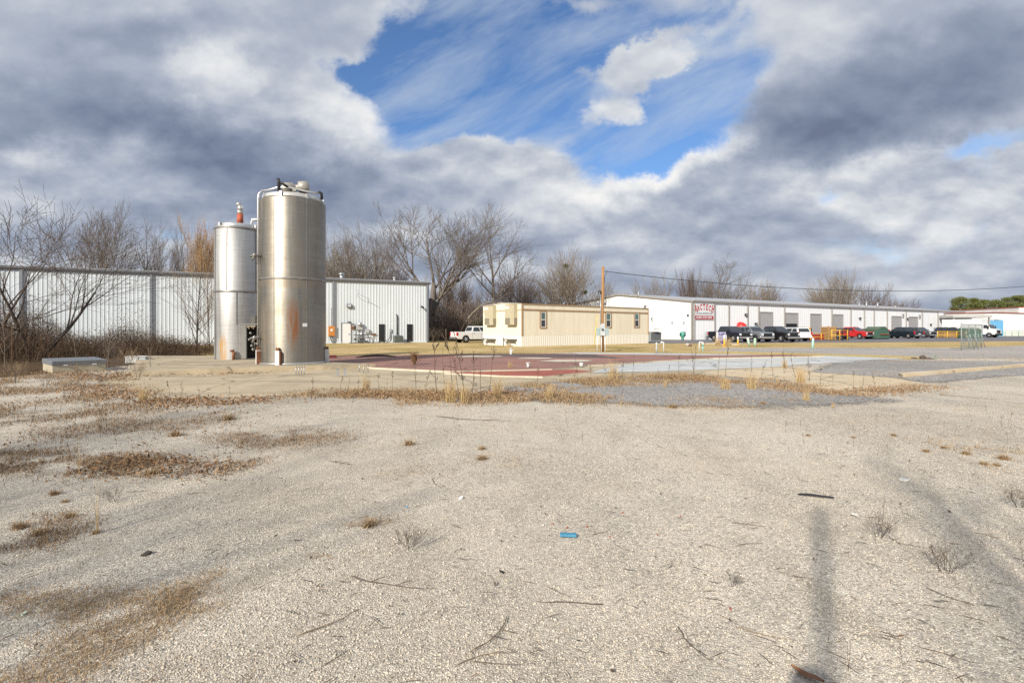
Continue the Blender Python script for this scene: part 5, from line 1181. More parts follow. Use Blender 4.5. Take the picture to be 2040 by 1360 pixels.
def bare(seed,H,tr,nc,ang=(25,50),lens=(.45,.7),trunk=.45,up=.12,wig=.14,tmin=.006,lean=(0,0),t0=(.35,.3,.25,.2,.15),stems=1,rr=(.45,.65),spread=0):
    r_=random.Random(seed); A=MB(); B=MB(); mx=len(nc)
    def rv(): return Vector((r_.uniform(-1,1),r_.uniform(-1,1),r_.uniform(-1,1)))
    def grow(p,d,Ln,rad,lev):
        ns=6 if lev==0 else (5 if lev==1 else (3 if lev<mx else 2))
        pts=[p.copy()]; dirs=[d.copy()]; q=p.copy(); dd=d.copy()
        for i in range(ns):
            dd=(dd+rv()*wig*(1 if lev else .6)+Vector((0,0,up if lev else .02))).normalized(); q=q+dd*(Ln/ns); pts.append(q.copy()); dirs.append(dd.copy())
        end=.34 if lev==0 else .3
        rads=[max(tmin,rad*(1-(1-end)*i/ns)) for i in range(ns+1)]
        if lev==0: rads[0]*=1.25
        (A if lev<=1 else B).tube(pts,rads,8 if lev==0 else (5 if lev<=1 else 3),0,True,lev<=1)
        if lev>=mx: return
        k=nc[lev]
        for c in range(k):
            t=t0[lev]+(1-t0[lev])*(c+r_.uniform(.1,.9))/k
            if c==k-1: t=1.0
            f=t*ns; i=min(ns-1,int(f)); pp=pts[i].lerp(pts[i+1],f-i); bd=dirs[min(i+1,ns)]
            ax=bd.cross(rv())
            if ax.length<.05: ax=bd.cross(Vector((1,0,0)))
            ax.normalize(); a=R(r_.uniform(*ang))*(0.45 if c==k-1 else 1)
            nd=(Matrix.Rotation(a,3,ax)@bd).normalized()
            if nd.z<-.15 and lev<mx-1: nd.z=abs(nd.z)
            ll=Ln*r_.uniform(*lens)*(1.12-.35*t if lev>0 else 1.25-.5*t)
            if lev==0: ll=max(ll,H*.32*r_.uniform(.75,1.15)*(1.2-.35*t))
            grow(pp,nd,ll,max(tmin,rads[i]*r_.uniform(*rr)),lev+1)
    for sidx in range(stems):
        a=2*PI*sidx/max(1,stems)+r_.uniform(0,1); sp=spread if stems>1 else 0
        d=Vector((lean[0]+sp*math.cos(a),lean[1]+sp*math.sin(a),1)).normalized()
        grow(Vector((.12*math.cos(a) if stems>1 else 0,.12*math.sin(a) if stems>1 else 0,-.1)),d,H*trunk,tr*(1 if stems==1 else .75),0)
    zs_=sorted(v[2] for v in (B.v if B.v else A.v)); return A,B,zs_[int(.994*len(zs_))]
PROTO={}
def proto(key,**kw):
    A,B,top=bare(**kw); PROTO[key]=(A,B,top,{})
def tree(label,loc,height,key,bark,twig,rz=0,wx=1.0,group=None,name='bare_tree',cat='tree'):
    A,B,top,ms_=PROTO[key]
    if (bark.name,twig.name) not in ms_: ms_[(bark.name,twig.name)]=(A.mesh('trunk',bark),B.mesh('crown',twig))
    ma,mbm=ms_[(bark.name,twig.name)]; s=height/top
    t=thing(name,label,cat,tuple(loc),rz,group); t.scale=(s*wx,s*wx,s)
    for nm,me in (('trunk',ma),('crown',mbm)):
        o=bpy.data.objects.new(nm,me); C.objects.link(o); o.parent=t
    return t
proto('oak2',seed=6,H=20,tr=.42,nc=[6,6,5,4,3],ang=(16,44),lens=(.52,.76),trunk=.30,up=.05,wig=.08,tmin=.0095,t0=(.25,.3,.25,.2,.2))
proto('oak',seed=5,H=20,tr=.46,nc=[6,6,5,4,3],ang=(16,44),lens=(.52,.76),trunk=.30,up=.05,wig=.08,tmin=.0095,t0=(.25,.3,.25,.2,.2))
proto('tall',seed=13,H=20,tr=.40,nc=[7,6,5,4,2],ang=(24,54),lens=(.46,.68),trunk=.62,up=.035,wig=.10,tmin=.0095,t0=(.34,.25,.2,.2,.2))
proto('round',seed=21,H=14,tr=.34,nc=[6,6,5,3],ang=(14,40),lens=(.58,.8),trunk=.26,up=.045,wig=.07,tmin=.0095,t0=(.25,.25,.2,.2,.2),stems=3,spread=.35)
proto('slim',seed=33,H=11,tr=.17,nc=[13,6,5],ang=(22,45),lens=(.4,.6),trunk=.8,up=.09,wig=.06,tmin=.0085,t0=(.2,.2,.2,.2))
proto('slim2',seed=47,H=11,tr=.16,nc=[10,6,5,3],ang=(16,38),lens=(.48,.68),trunk=.7,up=.09,wig=.07,tmin=.0085,t0=(.15,.2,.2,.2),stems=2,spread=.18)
proto('brush',seed=55,H=7,tr=.09,nc=[8,6,5],ang=(16,45),lens=(.5,.72),trunk=.5,up=.07,wig=.09,tmin=.0085,t0=(.1,.15,.15,.15),stems=4,spread=.5)
proto('willow',seed=61,H=12,tr=.2,nc=[13,8,6],ang=(10,30),lens=(.45,.65),trunk=.55,up=.14,wig=.06,tmin=.0085,t0=(.2,.2,.1,.1),stems=3,spread=.15)
proto('sapling',seed=72,H=8.5,tr=.055,nc=[22,7,5],ang=(20,42),lens=(.34,.52),trunk=.85,up=.08,wig=.06,tmin=.005,t0=(.1,.2,.2),rr=(.35,.5))
proto('yardtree',seed=83,H=8.5,tr=.125,nc=[5,5,4,3],ang=(22,55),lens=(.58,.85),trunk=.42,up=.03,wig=.13,tmin=.006,t0=(.35,.25,.2,.2,.2),stems=2,spread=.5,lean=(.25,-.15))
proto('twigbush',seed=95,H=2,tr=.02,nc=[5,4,3],ang=(15,40),lens=(.5,.75),trunk=.6,up=.08,wig=.09,tmin=.004,t0=(.15,.2,.2),stems=5,spread=.35)
proto('whip',seed=91,H=3.2,tr=.016,nc=[7,4],ang=(25,50),lens=(.25,.4),trunk=.9,up=.1,wig=.10,tmin=.003,t0=(.3,.2))
def top_h(py,D): return zat(py,D)
# wood behind the white warehouse and the trailer
T_=[ # px, D, top y, kind, bark, twig, width, label
 (856,70,402,'oak',BARK,TWIG,1.3,'huge spreading bare tree at the right end of the warehouse'),
 (985,72,402,'tall',BARK,TWIG,.95,'tallest bare tree rising behind the cream trailer'),
 (1142,86,498,'round',BARKL,TWIGL,1.05,'round pale bare tree with green mistletoe balls'),
 (742,84,452,'oak2',BARKL,TWIG,.8,'broad bare tree behind the warehouse roof left of the huge tree'),
 (690,86,476,'round',BARKL,TWIGL,.9,'pale rounded bare tree just right of the large tank'),
 (655,88,462,'slim2',BARK,TWIG,1.3,'slender bare tree peeping from behind the large tank'),
 (212,74,408,'slim2',BARKL,TWIG,1.0,'tall forked bare tree above the warehouse roof at far left'),
 (150,78,452,'slim',BARK,TWIG,1.0,'small bare tree left of the tall forked tree over the roof'),
 (285,80,432,'slim',BARKD,TWIG,.8,'dark upright bare tree over the warehouse roof'),
 (345,84,450,'slim2',BARKL,TWIG,.85,'pale forked bare tree left of the orange twigged tree'),
 (408,76,440,'willow',BARKL,TWIGO,.8,'orange twigged tree left of the smaller tank'),
 (912,84,545,'round',BARK,TWIGR,.9,'brown bare tree under the huge tree'),
 (945,92,555,'brush',BARK,TWIGR,1.3,'reddish bare bushy tree between the two tallest trees'),
 (1030,88,535,'round',BARK,TWIGR,.8,'brownish bare tree right of the tallest tree'),
 (1075,92,545,'brush',BARK,TWIGR,1.3,'low reddish bare tree left of the mistletoe tree'),
 (1200,98,556,'slim2',BARKL,TWIGL,1.3,'thin pale bare tree behind the wooden pole'),
 (790,96,520,'oak2',BARK,TWIGR,.9,'bare tree filling the gap behind the warehouse vents'),
 (725,98,525,'brush',BARK,TWIGR,1.3,'low bare tree behind the warehouse roof near the tank'),
 (1290,118,552,'slim2',BARKL,TWIGL,1.1,'pale thin tree above the white gable'),
 (1331,122,536,'slim',BARKL,TWIGL,1.2,'slender tree with upright branches over the white roof'),
 (1372,120,536,'willow',BARK,TWIGR,.75,'brown tree with drooping left side over the white roof'),
 (1412,130,548,'round',BARK,TWIG,.8,'low bare tree left of the tallest tree over the white roof'),
 (1436,118,505,'tall',BARK,TWIG,1.12,'tallest bare tree above the white industrial building'),
 (1478,135,560,'brush',BARKL,TWIGL,1.2,'low bushy bare tree right of the tallest roof tree'),
 (1520,150,572,'brush',BARKL,TWIGR,1.2,'short reddish brush behind the middle of the white roof'),
 (1672,150,540,'round',BARKL,TWIGL,1.05,'wide pale bare tree behind the right half of the white roof'),
 (1640,165,575,'brush',BARKL,TWIGL,1.0,'low pale brush left of the wide pale tree'),
 (1712,165,565,'brush',BARK,TWIGR,1.0,'low brown brush right of the wide pale tree'),
 (1760,180,592,'brush',BARK,TWIGR,1.0,'low brown brush behind the three roof vents'),
 (1795,190,596,'brush',BARK,TWIGR,.9,'lowest brush at the right of the roof vents'),
]
for i,(pxx,D,ty,k,b,tw_,wx,lab) in enumerate(T_):
    tree(lab,at(pxx,D,0),top_h(ty,D),k,b,tw_,rz=(0 if i<2 else i*1.37),wx=wx,group='bare winter trees behind the buildings')
MIST=island('mistletoe',[(.06,.085,.02),(.10,.12,.035),(.045,.06,.018)])
def fastmesh(name,V,T,m,smooth=False):
    me=bpy.data.meshes.new(name); V=np.asarray(V,np.float32).reshape(-1,3); T=np.asarray(T,np.int32).reshape(-1,3)
    me.vertices.add(len(V)); me.vertices.foreach_set('co',V.ravel())
    me.loops.add(T.size); me.loops.foreach_set('vertex_index',T.ravel())
    me.polygons.add(len(T)); me.polygons.foreach_set('loop_start',np.arange(0,T.size,3,dtype=np.int32)); me.polygons.foreach_set('loop_total',np.full(len(T),3,np.int32))
    for x in (m if isinstance(m,(list,tuple)) else [m]): me.materials.append(x)
    me.update(calc_edges=True); me.validate(); return me
def link(name,me,parent=None):
    o=bpy.data.objects.new(name,me); C.objects.link(o); 
    if parent is not None: o.parent=parent
    return o
def flakes(P,size,flat=0.0):
    """small bent quads (leaves) at points P"""
    n=len(P); a=nrg.normal(size=(n,3)); a[:,2]*=(1-flat); a/=np.linalg.norm(a,axis=1)[:,None]
    b=nrg.normal(size=(n,3)); b[:,2]*=(1-flat); b-=a*(a*b).sum(1)[:,None]; b/=np.linalg.norm(b,axis=1)[:,None]
    s=np.asarray(size); s=(s if s.ndim else np.full(n,s))*nrg.uniform(.6,1.3,n); s=s[:,None]
    c=np.cross(a,b)*s*.35
    V=np.stack([P-a*s,P+b*s*.5-c,P+a*s,P-b*s*.5-c],1).reshape(-1,3); i=np.arange(n)[:,None]*4
    return V,np.concatenate([i+[0,1,2],i+[0,2,3]],1).reshape(-1,3)
def blades(P,h,w,lean=.4,curl=.6):
    """grass blades rooted at P"""
    n=len(P); h=np.broadcast_to(h,(n,))[:,None]; w=np.broadcast_to(w,(n,))[:,None]
    a=nrg.uniform(0,2*PI,n); side=np.stack([np.cos(a),np.sin(a),np.zeros(n)],1)
    b=nrg.uniform(0,2*PI,n); dr=np.stack([np.cos(b),np.sin(b),np.zeros(n)],1); l=np.abs(nrg.normal(0,lean,n))[:,None]
    up=np.array([0,0,1.]); d1=up+dr*l; d1/=np.linalg.norm(d1,axis=1)[:,None]; d2=up*(1-curl*.6)+dr*(l+curl); d2/=np.linalg.norm(d2,axis=1)[:,None]
    m=P+d1*h*.55; t=m+d2*h*.5
    V=np.stack([P-side*w/2,P+side*w/2,m-side*w*.38,m+side*w*.38,t],1).reshape(-1,3); i=np.arange(n)[:,None]*5
    return V,np.concatenate([i+[0,1,3],i+[0,3,2],i+[2,3,4]],1).reshape(-1,3)
def cat_(*vt):
    Vs=[];Ts=[];o=0
    for V,T in vt: Vs.append(V);Ts.append(T+o);o+=len(V)
    return np.concatenate(Vs),np.concatenate(Ts)
def P3(xy,z=0): return np.column_stack([xy,np.full(len(xy),z)])
for i,(pxx,pyy,sz) in enumerate(((1127,530,.55),(1166,582,.4))):
    p=at(pxx,84,zat(pyy,84)); n=260; q=nrg.normal(size=(n,3)); q/=np.linalg.norm(q,axis=1)[:,None]; q*=nrg.uniform(.2,1,(n,1))*sz
    V,T=flakes(q,.11); o=link('mistletoe',fastmesh('mistletoe',V,T,MIST)); o.location=p; tag(o,('larger upper' if i==0 else 'smaller lower')+' green mistletoe ball in the pale round tree','mistletoe','mistletoe balls')
# understorey between warehouse and trailer
uxy=np.vstack([scatter([tuple(at(640,82)[:2]),tuple(at(1210,82)[:2]),tuple(at(1210,112)[:2]),tuple(at(640,112)[:2])],2600),
               scatter([tuple(at(858,68)[:2]),tuple(at(962,68)[:2]),tuple(at(962,82)[:2]),tuple(at(858,82)[:2])],650)])
V,T=blades(P3(uxy),nrg.uniform(2.0,6.5,len(uxy))*(.75+.35*nrg.random(len(uxy))),.07,.28,.35)
uq=np.repeat(uxy,9,0)+nrg.normal(0,.8,(len(uxy)*9,2)); uz=nrg.uniform(.1,1,len(uq))**1.2*5.2
V2,T2=blades(np.column_stack([uq,uz]),nrg.uniform(.5,1.6,len(uq)),.035,1.0,.6)
V,T=cat_((V,T),(V2,T2)); o=link('undergrowth',fastmesh('undergrowth',V,T,island('undergrowth_stems',[(.11,.083,.068),(.16,.122,.098),(.22,.17,.135),(.135,.10,.082),(.28,.215,.165)]))); tag(o,'tangled brown winter undergrowth filling the wood','undergrowth',kind='stuff')
# evergreen shrub and pale bush by the white pickup
def bush(label,loc,r,h,m,n,leaf,name='bush',stem=BARK):
    t=thing(name,label,'bush',tuple(loc)); q=nrg.normal(size=(n,3)); q/=np.linalg.norm(q,axis=1)[:,None]; q*=nrg.uniform(.25,1,(n,1))**.6
    cl=nrg.normal(size=(9,3))*.35; q=q*.62+cl[nrg.integers(0,9,n)]*.8; q=q*np.array([r,r,h*.5])+np.array([0,0,h*.55]); q[:,2]=np.clip(q[:,2],.04,None)
    V,T=flakes(q,leaf); link('foliage',fastmesh('foliage',V,T,m),t); mb=MB()
    for i in range(7): a=2*PI*i/7; mb.tube([(0,0,0),(r*.3*math.cos(a),r*.3*math.sin(a),h*.4),(r*.6*math.cos(a),r*.6*math.sin(a),h*.85)],[.03,.02,.008],4)
    mb.build('stem',stem,t); return t
EVG=island('evergreen_leaves',[(.022,.04,.016),(.035,.058,.022),(.05,.075,.03)]); DRYB=island('pale_dry_leaves',[(.45,.36,.25),(.38,.28,.18),(.52,.43,.32)])
bush('dark evergreen shrub between the white pickup and the trailer',at(952,70),1.3,3.4,EVG,1300,.12); bush('pale dry bush left of the white pickup',at(868,63.5),1.5,2.1,DRYB,500,.09,stem=BARKL)
sycamore=thing('leaning_branch','long pale leaning limb reaching towards the trailer roof','branch',tuple(at(925,66,2.6))); mb=MB(); mb.tube([(-1.2,0,-2.6),(0,0,-.3),(1.0,-.2,1.0),(2.2,-.3,2.1),(3.2,-.4,2.5),(4.4,-.4,2.6)],[.12,.10,.085,.07,.05,.02],6); mb.tube([(1.6,-.25,1.55),(1.9,-.2,2.4),(1.75,-.2,3.0)],[.035,.025,.012],5); mb.build('limb',BARKL,sycamore)
# pines at the far right
NEED=island('pine_needles',[(.09,.115,.035),(.14,.165,.05),(.18,.195,.06),(.23,.235,.085),(.11,.125,.045)])
def pine_mesh(seed,H):
    rs=np.random.default_rng(seed); mb=MB(); mb.tube([(0,0,0),(.1,0,H*.5),(0,.1,H*.95)],[.28,.2,.06],7); Q=[]
    for i in range(30):
        z=H*rs.uniform(.42,1.0)**.9; a=rs.uniform(0,2*PI); rr_=H*.26*(1.08-.75*(z/H-.42)/.58)*rs.uniform(.35,1.0); c=np.array([rr_*math.cos(a),rr_*math.sin(a),z])
        mb.tube([(0,0,z*.93),tuple(c)],[.06,.02],4)
        n=230; q=rs.normal(size=(n,3)); q/=np.linalg.norm(q,axis=1)[:,None]; q*=rs.uniform(.3,1,(n,1)); Q.append(c+q*np.array([1.25,1.25,.75])*rs.uniform(.7,1.25))
    V,T=flakes(np.concatenate(Q),.14); return mb.mesh('trunk',BARKL),fastmesh('crown',V,T,NEED)
PM=[pine_mesh(s,11) for s in (1,2,3)]
for i,(pxx,D,ty,lab) in enumerate(((1912,158,592,'leftmost pine standing a little apart'),(1938,162,594,'pine second from the left with a bare lower trunk'),(1962,168,599,'low dense pine behind the red roof edge'),(1986,160,597,'bright green pine right of the low dense one'),(2008,165,592,'tall pine above the blue shed'),(2026,158,591,'tall pine left of the upper roof block'),(2050,160,591,'pine at the right edge with a visible trunk'),(2075,165,588,'last pine cut by the right picture edge'),(1950,178,600,'far pine filling the gap behind the second one'),(1998,180,601,'far pine between the bright and the tall ones'))):
    t=thing('pine_tree',lab,'pine',tuple(at(pxx,D)),i*1.1,'pines behind the pale building'); s=zat(ty,D)/11; t.scale=(s*1.05,s*1.05,s)
    for nm,me in zip(('trunk','crown'),PM[i%3]): link(nm,me,t)
# trees and thicket on the left
tree('near bare tree with spreading dark limbs at the left edge',at(70,27.5,0),8.7,'yardtree',BARKD,TWIGD,rz=.5,wx=1.0,cat='tree')
tree('second dark leaning tree at the left edge',at(-30,30,0),9.2,'yardtree',BARKD,TWIGD,rz=2.6,wx=.95)
tree('tall fine branched sapling just left of the smaller tank',at(392,33,0),zat(470,33),'sapling',BARKD,TWIGT,rz=.3,wx=1.25,name='sapling')
tree('second fine sapling close behind the smaller tank',at(418,35,0),zat(520,35),'sapling',BARKD,TWIGT,rz=2.3,wx=1.2,name='sapling')
for pxx,py0,py1,lab,rz in ((214,747,650,'thin tan sapling standing before the concrete vault lid',.2),(300,745,668,'thin sapling growing at the slab left end',1.9),(152,728,640,'thin sapling in the thicket above the vault',2.7),(8,740,600,'thin sapling at the left picture edge',4.0)):
    p=gp(pxx,py0); tree(lab,p,(py0-py1)/F*p.y,'whip',BARKL,TWIGT,rz,1.1,name='sapling')
def thick_h(p):
    xs=[-400,0,60,110,150,190,240,300,330,380,430]; hs=[4.0,4.2,3.6,2.3,1.0,1.0,1.9,1.4,.9,.7,.5]
    return np.interp(p,xs,hs)
def thicket(n_st,n_lf):
    poly=[tuple(gp(a,b)[:2]) for a,b in ((-420,738),(-60,728),(60,722),(175,716),(300,712),(430,708),(430,697),(330,690),(180,690),(0,692),(-420,692))]
    xy=scatter(poly,n_st); pxs=1020+xy[:,0]/xy[:,1]*F; h=thick_h(pxs)*nrg.uniform(.3,1.15,n_st)*np.where(pxs<125,.8+.5*vnoise(xy,.6,3),.42+1.7*np.clip(vnoise(xy,.42,3)+.25,0,1))
    A=blades(P3(xy),np.clip(h,.2,4),.016,.35,.8)
    xy2=scatter(poly,n_st); h2=thick_h(1020+xy2[:,0]/xy2[:,1]*F); A2=blades(np.column_stack([xy2,nrg.uniform(.1,.8,n_st)*h2]),nrg.uniform(.3,1.0,n_st),.010,1.2,.9)
    xl=scatter(poly,n_lf); hl=thick_h(1020+xl[:,0]/xl[:,1]*F)*np.where(1020+xl[:,0]/xl[:,1]*F<125,.85+.6*vnoise(xl,.6,3),.4+1.8*np.clip(vnoise(xl,.42,3)+.3,0,1)); zl=nrg.random(n_lf)**1.5*np.clip(hl,.15,3.4)
    B=flakes(np.column_stack([xl,zl+.02]),nrg.uniform(.022,.05,n_lf))
    return cat_(A,A2),B
A,B=thicket(12000,60000)
TH1=island('bramble_stems',[(.055,.038,.028),(.10,.065,.043),(.16,.105,.065),(.075,.05,.036),(.24,.16,.10)]); TH2=island('bramble_leaves',[(.04,.03,.021),(.07,.047,.03),(.11,.063,.034),(.05,.05,.025),(.18,.088,.042),(.05,.036,.025)])
V,T=cat_(A,B); me=fastmesh('bramble_thicket',V,T,[TH1,TH2]); mi=np.zeros(len(me.polygons),np.int32); mi[len(A[1]):]=1; me.polygons.foreach_set('material_index',mi)
tag(link('bramble_thicket',me),'dense dark brown bramble thicket along the warehouse foot','thicket',kind='stuff')
# lawn grass blades close to the pad edge give the lawn a rough rim
GOLD=island('golden_grass',[(.54,.38,.18),(.62,.46,.24),(.46,.30,.13),(.67,.53,.31),(.36,.24,.11)]); TANG=island('tan_dead_grass',[(.36,.245,.14),(.46,.33,.19),(.24,.155,.085),(.54,.41,.24),(.31,.195,.105),(.42,.27,.135)]); BRNL=island('brown_leaves',[(.24,.13,.07),(.32,.185,.095),(.42,.27,.15),(.17,.095,.055),(.48,.34,.20)])
DKG=island('dark_matted_grass',[(.24,.16,.095),(.34,.23,.135),(.17,.115,.07),(.42,.30,.18),(.30,.175,.09)])
def patch(poly,n,h,w,lean=.9,curl=.9,thr=-.15,s=1.2,seed=0):
    W=[tuple(gp(a,b)[:2]) for a,b in poly]; xy=scatter(W,n); xy=xy+nrg.normal(0,1,(n,2))*np.array([.07,.06])*xy[:,1:2]*.45; k=vnoise(xy,s,seed)+.5*vnoise(xy,s*3.1,seed+5)+nrg.uniform(-.25,.25,n)>thr; xy=xy[k]
    return blades(P3(xy,.004),nrg.uniform(.4,1.2,len(xy))*h,w,lean,curl)
def lpatch(poly,n,sz,thr=-.1,s=1.5,seed=1,hz=.05):
    W=[tuple(gp(a,b)[:2]) for a,b in poly]; xy=scatter(W,n); xy=xy+nrg.normal(0,1,(n,2))*np.array([.07,.06])*xy[:,1:2]*.45; k=vnoise(xy,s,seed)+nrg.uniform(-.45,.45,n)>thr; xy=xy[k]
    return flakes(np.column_stack([xy,nrg.uniform(.008,hz,len(xy))]),nrg.uniform(.7,1.3,len(xy))*sz,.55)
STRIP=((560,786),(640,781),(760,780),(900,782),(1000,776),(1100,765),(1240,752),(1330,748),(1420,750),(1400,756),(1280,760),(1180,770),(1090,778),(1150,790),(1250,796),(1330,800),(1250,806),(1120,800),(1000,802),(900,804),(800,802),(700,792))
g1=cat_(patch(STRIP,44000,.14,.010,1.0,1.0,-.02,.9,2),patch(((1180,758),(1330,748),(1560,760),(1600,770),(1560,774),(1400,762),(1250,768)),9000,.13,.010,.9,.9,-.1,1.2,4),
  patch(((1500,770),(1600,768),(1690,781),(1840,766),(1850,770),(1700,788),(1600,782)),6000,.10,.009,1,1,-.2,1.3,6),
  patch(((1560,830),(2060,800),(2060,920),(1700,900)),2600,.045,.006,1.1,1,.22,1.6,41),patch(((700,815),(1300,815),(1300,930),(700,930)),2200,.04,.006,1.2,1,.28,1.7,42),patch(((1320,798),(1420,790),(1560,792),(1680,800),(1560,806),(1420,812),(1330,808)),3000,.07,.009,1,1,.05,1.0,8),patch(((1180,800),(1480,806),(1520,814),(1300,812)),2500,.05,.008,1.2,1,-.05,1.0,10),
  patch(((1640,742),(1760,735),(1900,748),(1840,762)),1500,.06,.008,1,1,.1,1.2,12),patch(((1700,716),(2040,712),(2100,718),(1780,722)),1800,.08,.012,1,1,.0,.8,13))
tag(link('dead_grass',fastmesh('dead_grass',g1[0],g1[1],TANG)),'strip of tan dead grass between the gravel and the pad','grass',kind='stuff')
l1=cat_(lpatch(((-100,760),(250,775),(560,830),(640,870),(450,930),(200,960),(-150,960)),3000,.022,.12,1.3,14,.03),lpatch(((270,912),(330,914),(420,930),(340,945),(280,938)),700,.022,-.05,1.6,15,.04),lpatch(((600,786),(700,781),(860,786),(1000,782),(1080,782),(1000,796),(880,800),(760,794)),4500,.026,-.15,1.2,3,.09),lpatch(((200,770),(300,799),(520,791),(560,800),(330,815),(230,800),(150,770)),4200,.028,-.1,1.2,4,.08),
  lpatch(((1240,752),(1340,746),(1500,758),(1580,770),(1440,764),(1300,760)),2500,.025,-.1,1.2,5,.07),lpatch(((60,735),(110,748),(230,760),(300,752),(250,742),(120,742)),2500,.03,-.3,1,6,.06),
  lpatch(((1520,770),(1690,784),(1840,768),(1850,772),(1700,790)),2200,.022,-.1,1.4,8,.05),lpatch(((410,742),(520,740),(530,744),(420,747)),500,.03,-.4,1.4,7,.05),
  lpatch(((190,905),(360,915),(500,925),(420,945),(280,950),(180,935)),1500,.024,.05,1.1,9,.03))
tag(link('fallen_leaves',fastmesh('fallen_leaves',l1[0],l1[1],BRNL)),'drifts of brown fallen leaves along the pad edge','leaves',kind='stuff')
g2=cat_(patch(((-300,760),(60,745),(240,765),(320,800),(300,820),(120,835),(-100,830)),24000,.11,.009,.8,.9,-.12,.7,21),patch(((-200,800),(200,815),(430,825),(560,850),(440,870),(200,880),(-250,860)),22000,.07,.007,1.1,1,-.04,.8,22),
  patch(((-200,905),(150,900),(350,915),(520,918),(480,940),(300,955),(120,945),(-200,940)),20000,.055,.006,1.2,1,.05,1.0,23),patch(((-100,1040),(100,1030),(170,1050),(100,1090),(-50,1100)),5000,.05,.005,1.1,1,.05,1.5,24),
  patch(((420,870),(560,855),(720,870),(600,890),(480,895)),5000,.05,.006,1.1,1,.0,1.2,25))
tag(link('dark_dead_grass',fastmesh('dark_dead_grass',g2[0],g2[1],DKG)),'matted brown dead grass over the left gravel','grass',kind='stuff')
g3=cat_(patch(((300,1190),(560,1100),(760,1035),(770,1060),(600,1140),(420,1210),(330,1240)),13000,.034,.0032,1.3,1,.02,1.6,31),patch(((-60,1180),(300,1180),(420,1230),(260,1300),(100,1400),(-60,1400)),15000,.028,.0028,1.3,1,.04,1.8,32),
  patch(((300,1330),(560,1330),(520,1420),(300,1420)),2000,.02,.0026,1.4,1,.05,2.4,33),patch(((820,925),(1080,900),(1090,925),(880,945)),1200,.03,.005,1.2,1,.1,1.6,34),patch(((1850,880),(2100,900),(2100,945),(1980,940)),1800,.05,.006,1.2,1,.1,1.5,35),patch(((760,940),(900,940),(880,960),(780,955)),500,.03,.004,1.2,1,.1,1.8,36))
tag(link('short_dry_grass',fastmesh('short_dry_grass',g3[0],g3[1],TANG)),'short dry grass tufts creeping over the near gravel','grass',kind='stuff')
# gravel stones lying on the ground, nearest part of the lot
def stones():
    n=230000; D=2.0+ (nrg.random(n)**1.35)*8.5; x=nrg.uniform(-1.12,1.12,n)*D
    s=nrg.gamma(2.4,.00105,n)+.0017; s=np.clip(s,.002,.011); xy=np.column_stack([x,D])
    k=(vnoise(xy,.45,41)+.7*vnoise(xy,1.7,42)+nrg.uniform(-.6,.6,n))>-.32; xy=xy[k]; s=s[k]; n=len(s)
    base=np.array([[1,0,0],[0,1,0],[-1,0,0],[0,-1,0],[0,0,1],[0,0,-1]],float); F_=np.array([[0,1,4],[1,2,4],[2,3,4],[3,0,4],[1,0,5],[2,1,5],[3,2,5],[0,3,5]])
    V=base[None]*nrg.uniform(.65,1.25,(n,6,1))+nrg.normal(0,.16,(n,6,3)); V*=np.stack([s*nrg.uniform(.8,1.3,n),s*nrg.uniform(.7,1.1,n),s*nrg.uniform(.45,.8,n)],1)[:,None,:]
    a=nrg.uniform(0,2*PI,n); c,sn=np.cos(a)[:,None],np.sin(a)[:,None]; X=V[:,:,0]*c-V[:,:,1]*sn; Y_=V[:,:,0]*sn+V[:,:,1]*c
    V=np.stack([X+xy[:,0:1],Y_+xy[:,1:2],V[:,:,2]+(s*.25)[:,None]],2).reshape(-1,3); T=(F_[None]+np.arange(n)[:,None,None]*6).reshape(-1,3); return V,T
V,T=stones(); tag(link('gravel',fastmesh('gravel',V,T,island('gravel_stones',[(.55,.49,.40),(.64,.57,.47),(.69,.62,.52),(.60,.535,.45),(.72,.655,.56),(.65,.575,.46),(.45,.405,.335)],.9))),'loose pale gravel stones in the foreground','gravel',kind='stuff')
# tall golden grass clumps
def clump_mesh(seed,n,h,sp,lean,w=.006):
    a=nrg.uniform(0,2*PI,n); r_=nrg.random(n)**.6*sp; P=np.column_stack([r_*np.cos(a),r_*np.sin(a),np.zeros(n)]); V,T=blades(P,nrg.uniform(.35,1.05,n)*h,w,lean,.35)
    k=n//2; a=nrg.uniform(0,2*PI,k); P=np.column_stack([sp*1.3*nrg.random(k)*np.cos(a),sp*1.3*nrg.random(k)*np.sin(a),np.zeros(k)]); return cat_((V,T),blades(P,nrg.uniform(.12,.3,k)*h,w,.9,.8))
CM=[fastmesh('grass_clump',*clump_mesh(i,130,1.0,.19,.17,.010),GOLD) for i in range(3)]
CL=[(1222,755,712,'tall golden grass clump right of the red floor'),(898,801,742,'golden grass clump left of the pad centre'),(925,803,760,'shorter golden clump beside the one left of centre'),(990,790,742,'golden grass clump at the middle of the leaf strip'),(1094,795,757,'golden grass clump left end of the grey gravel'),(1595,762,722,'golden grass clump before the pale concrete apron'),(1498,775,735,'golden grass clump at the edge of the grey gravel'),(1445,775,744,'sparse golden clump left of the gravel edge clump'),(1606,798,770,'golden grass clump nearest on the right gravel'),(1563,733,711,'small orange grass tuft on the blue floor edge'),(1549,766,752,'short golden tuft near the apron'),(285,800,765,'golden grass clump at the pad left corner'),(729,778,741,'slim golden clump alone on the pad edge'),(1016,736,716,'small golden tuft on the red floor'),(1430,688,668,'golden ornamental grass left of the yard sign'),(1450,688,669,'golden ornamental grass right of the yard sign'),(1325,772,756,'small golden tuft on the middle gravel'),(1660,812,800,'low golden tuft right of the near gravel clump')]
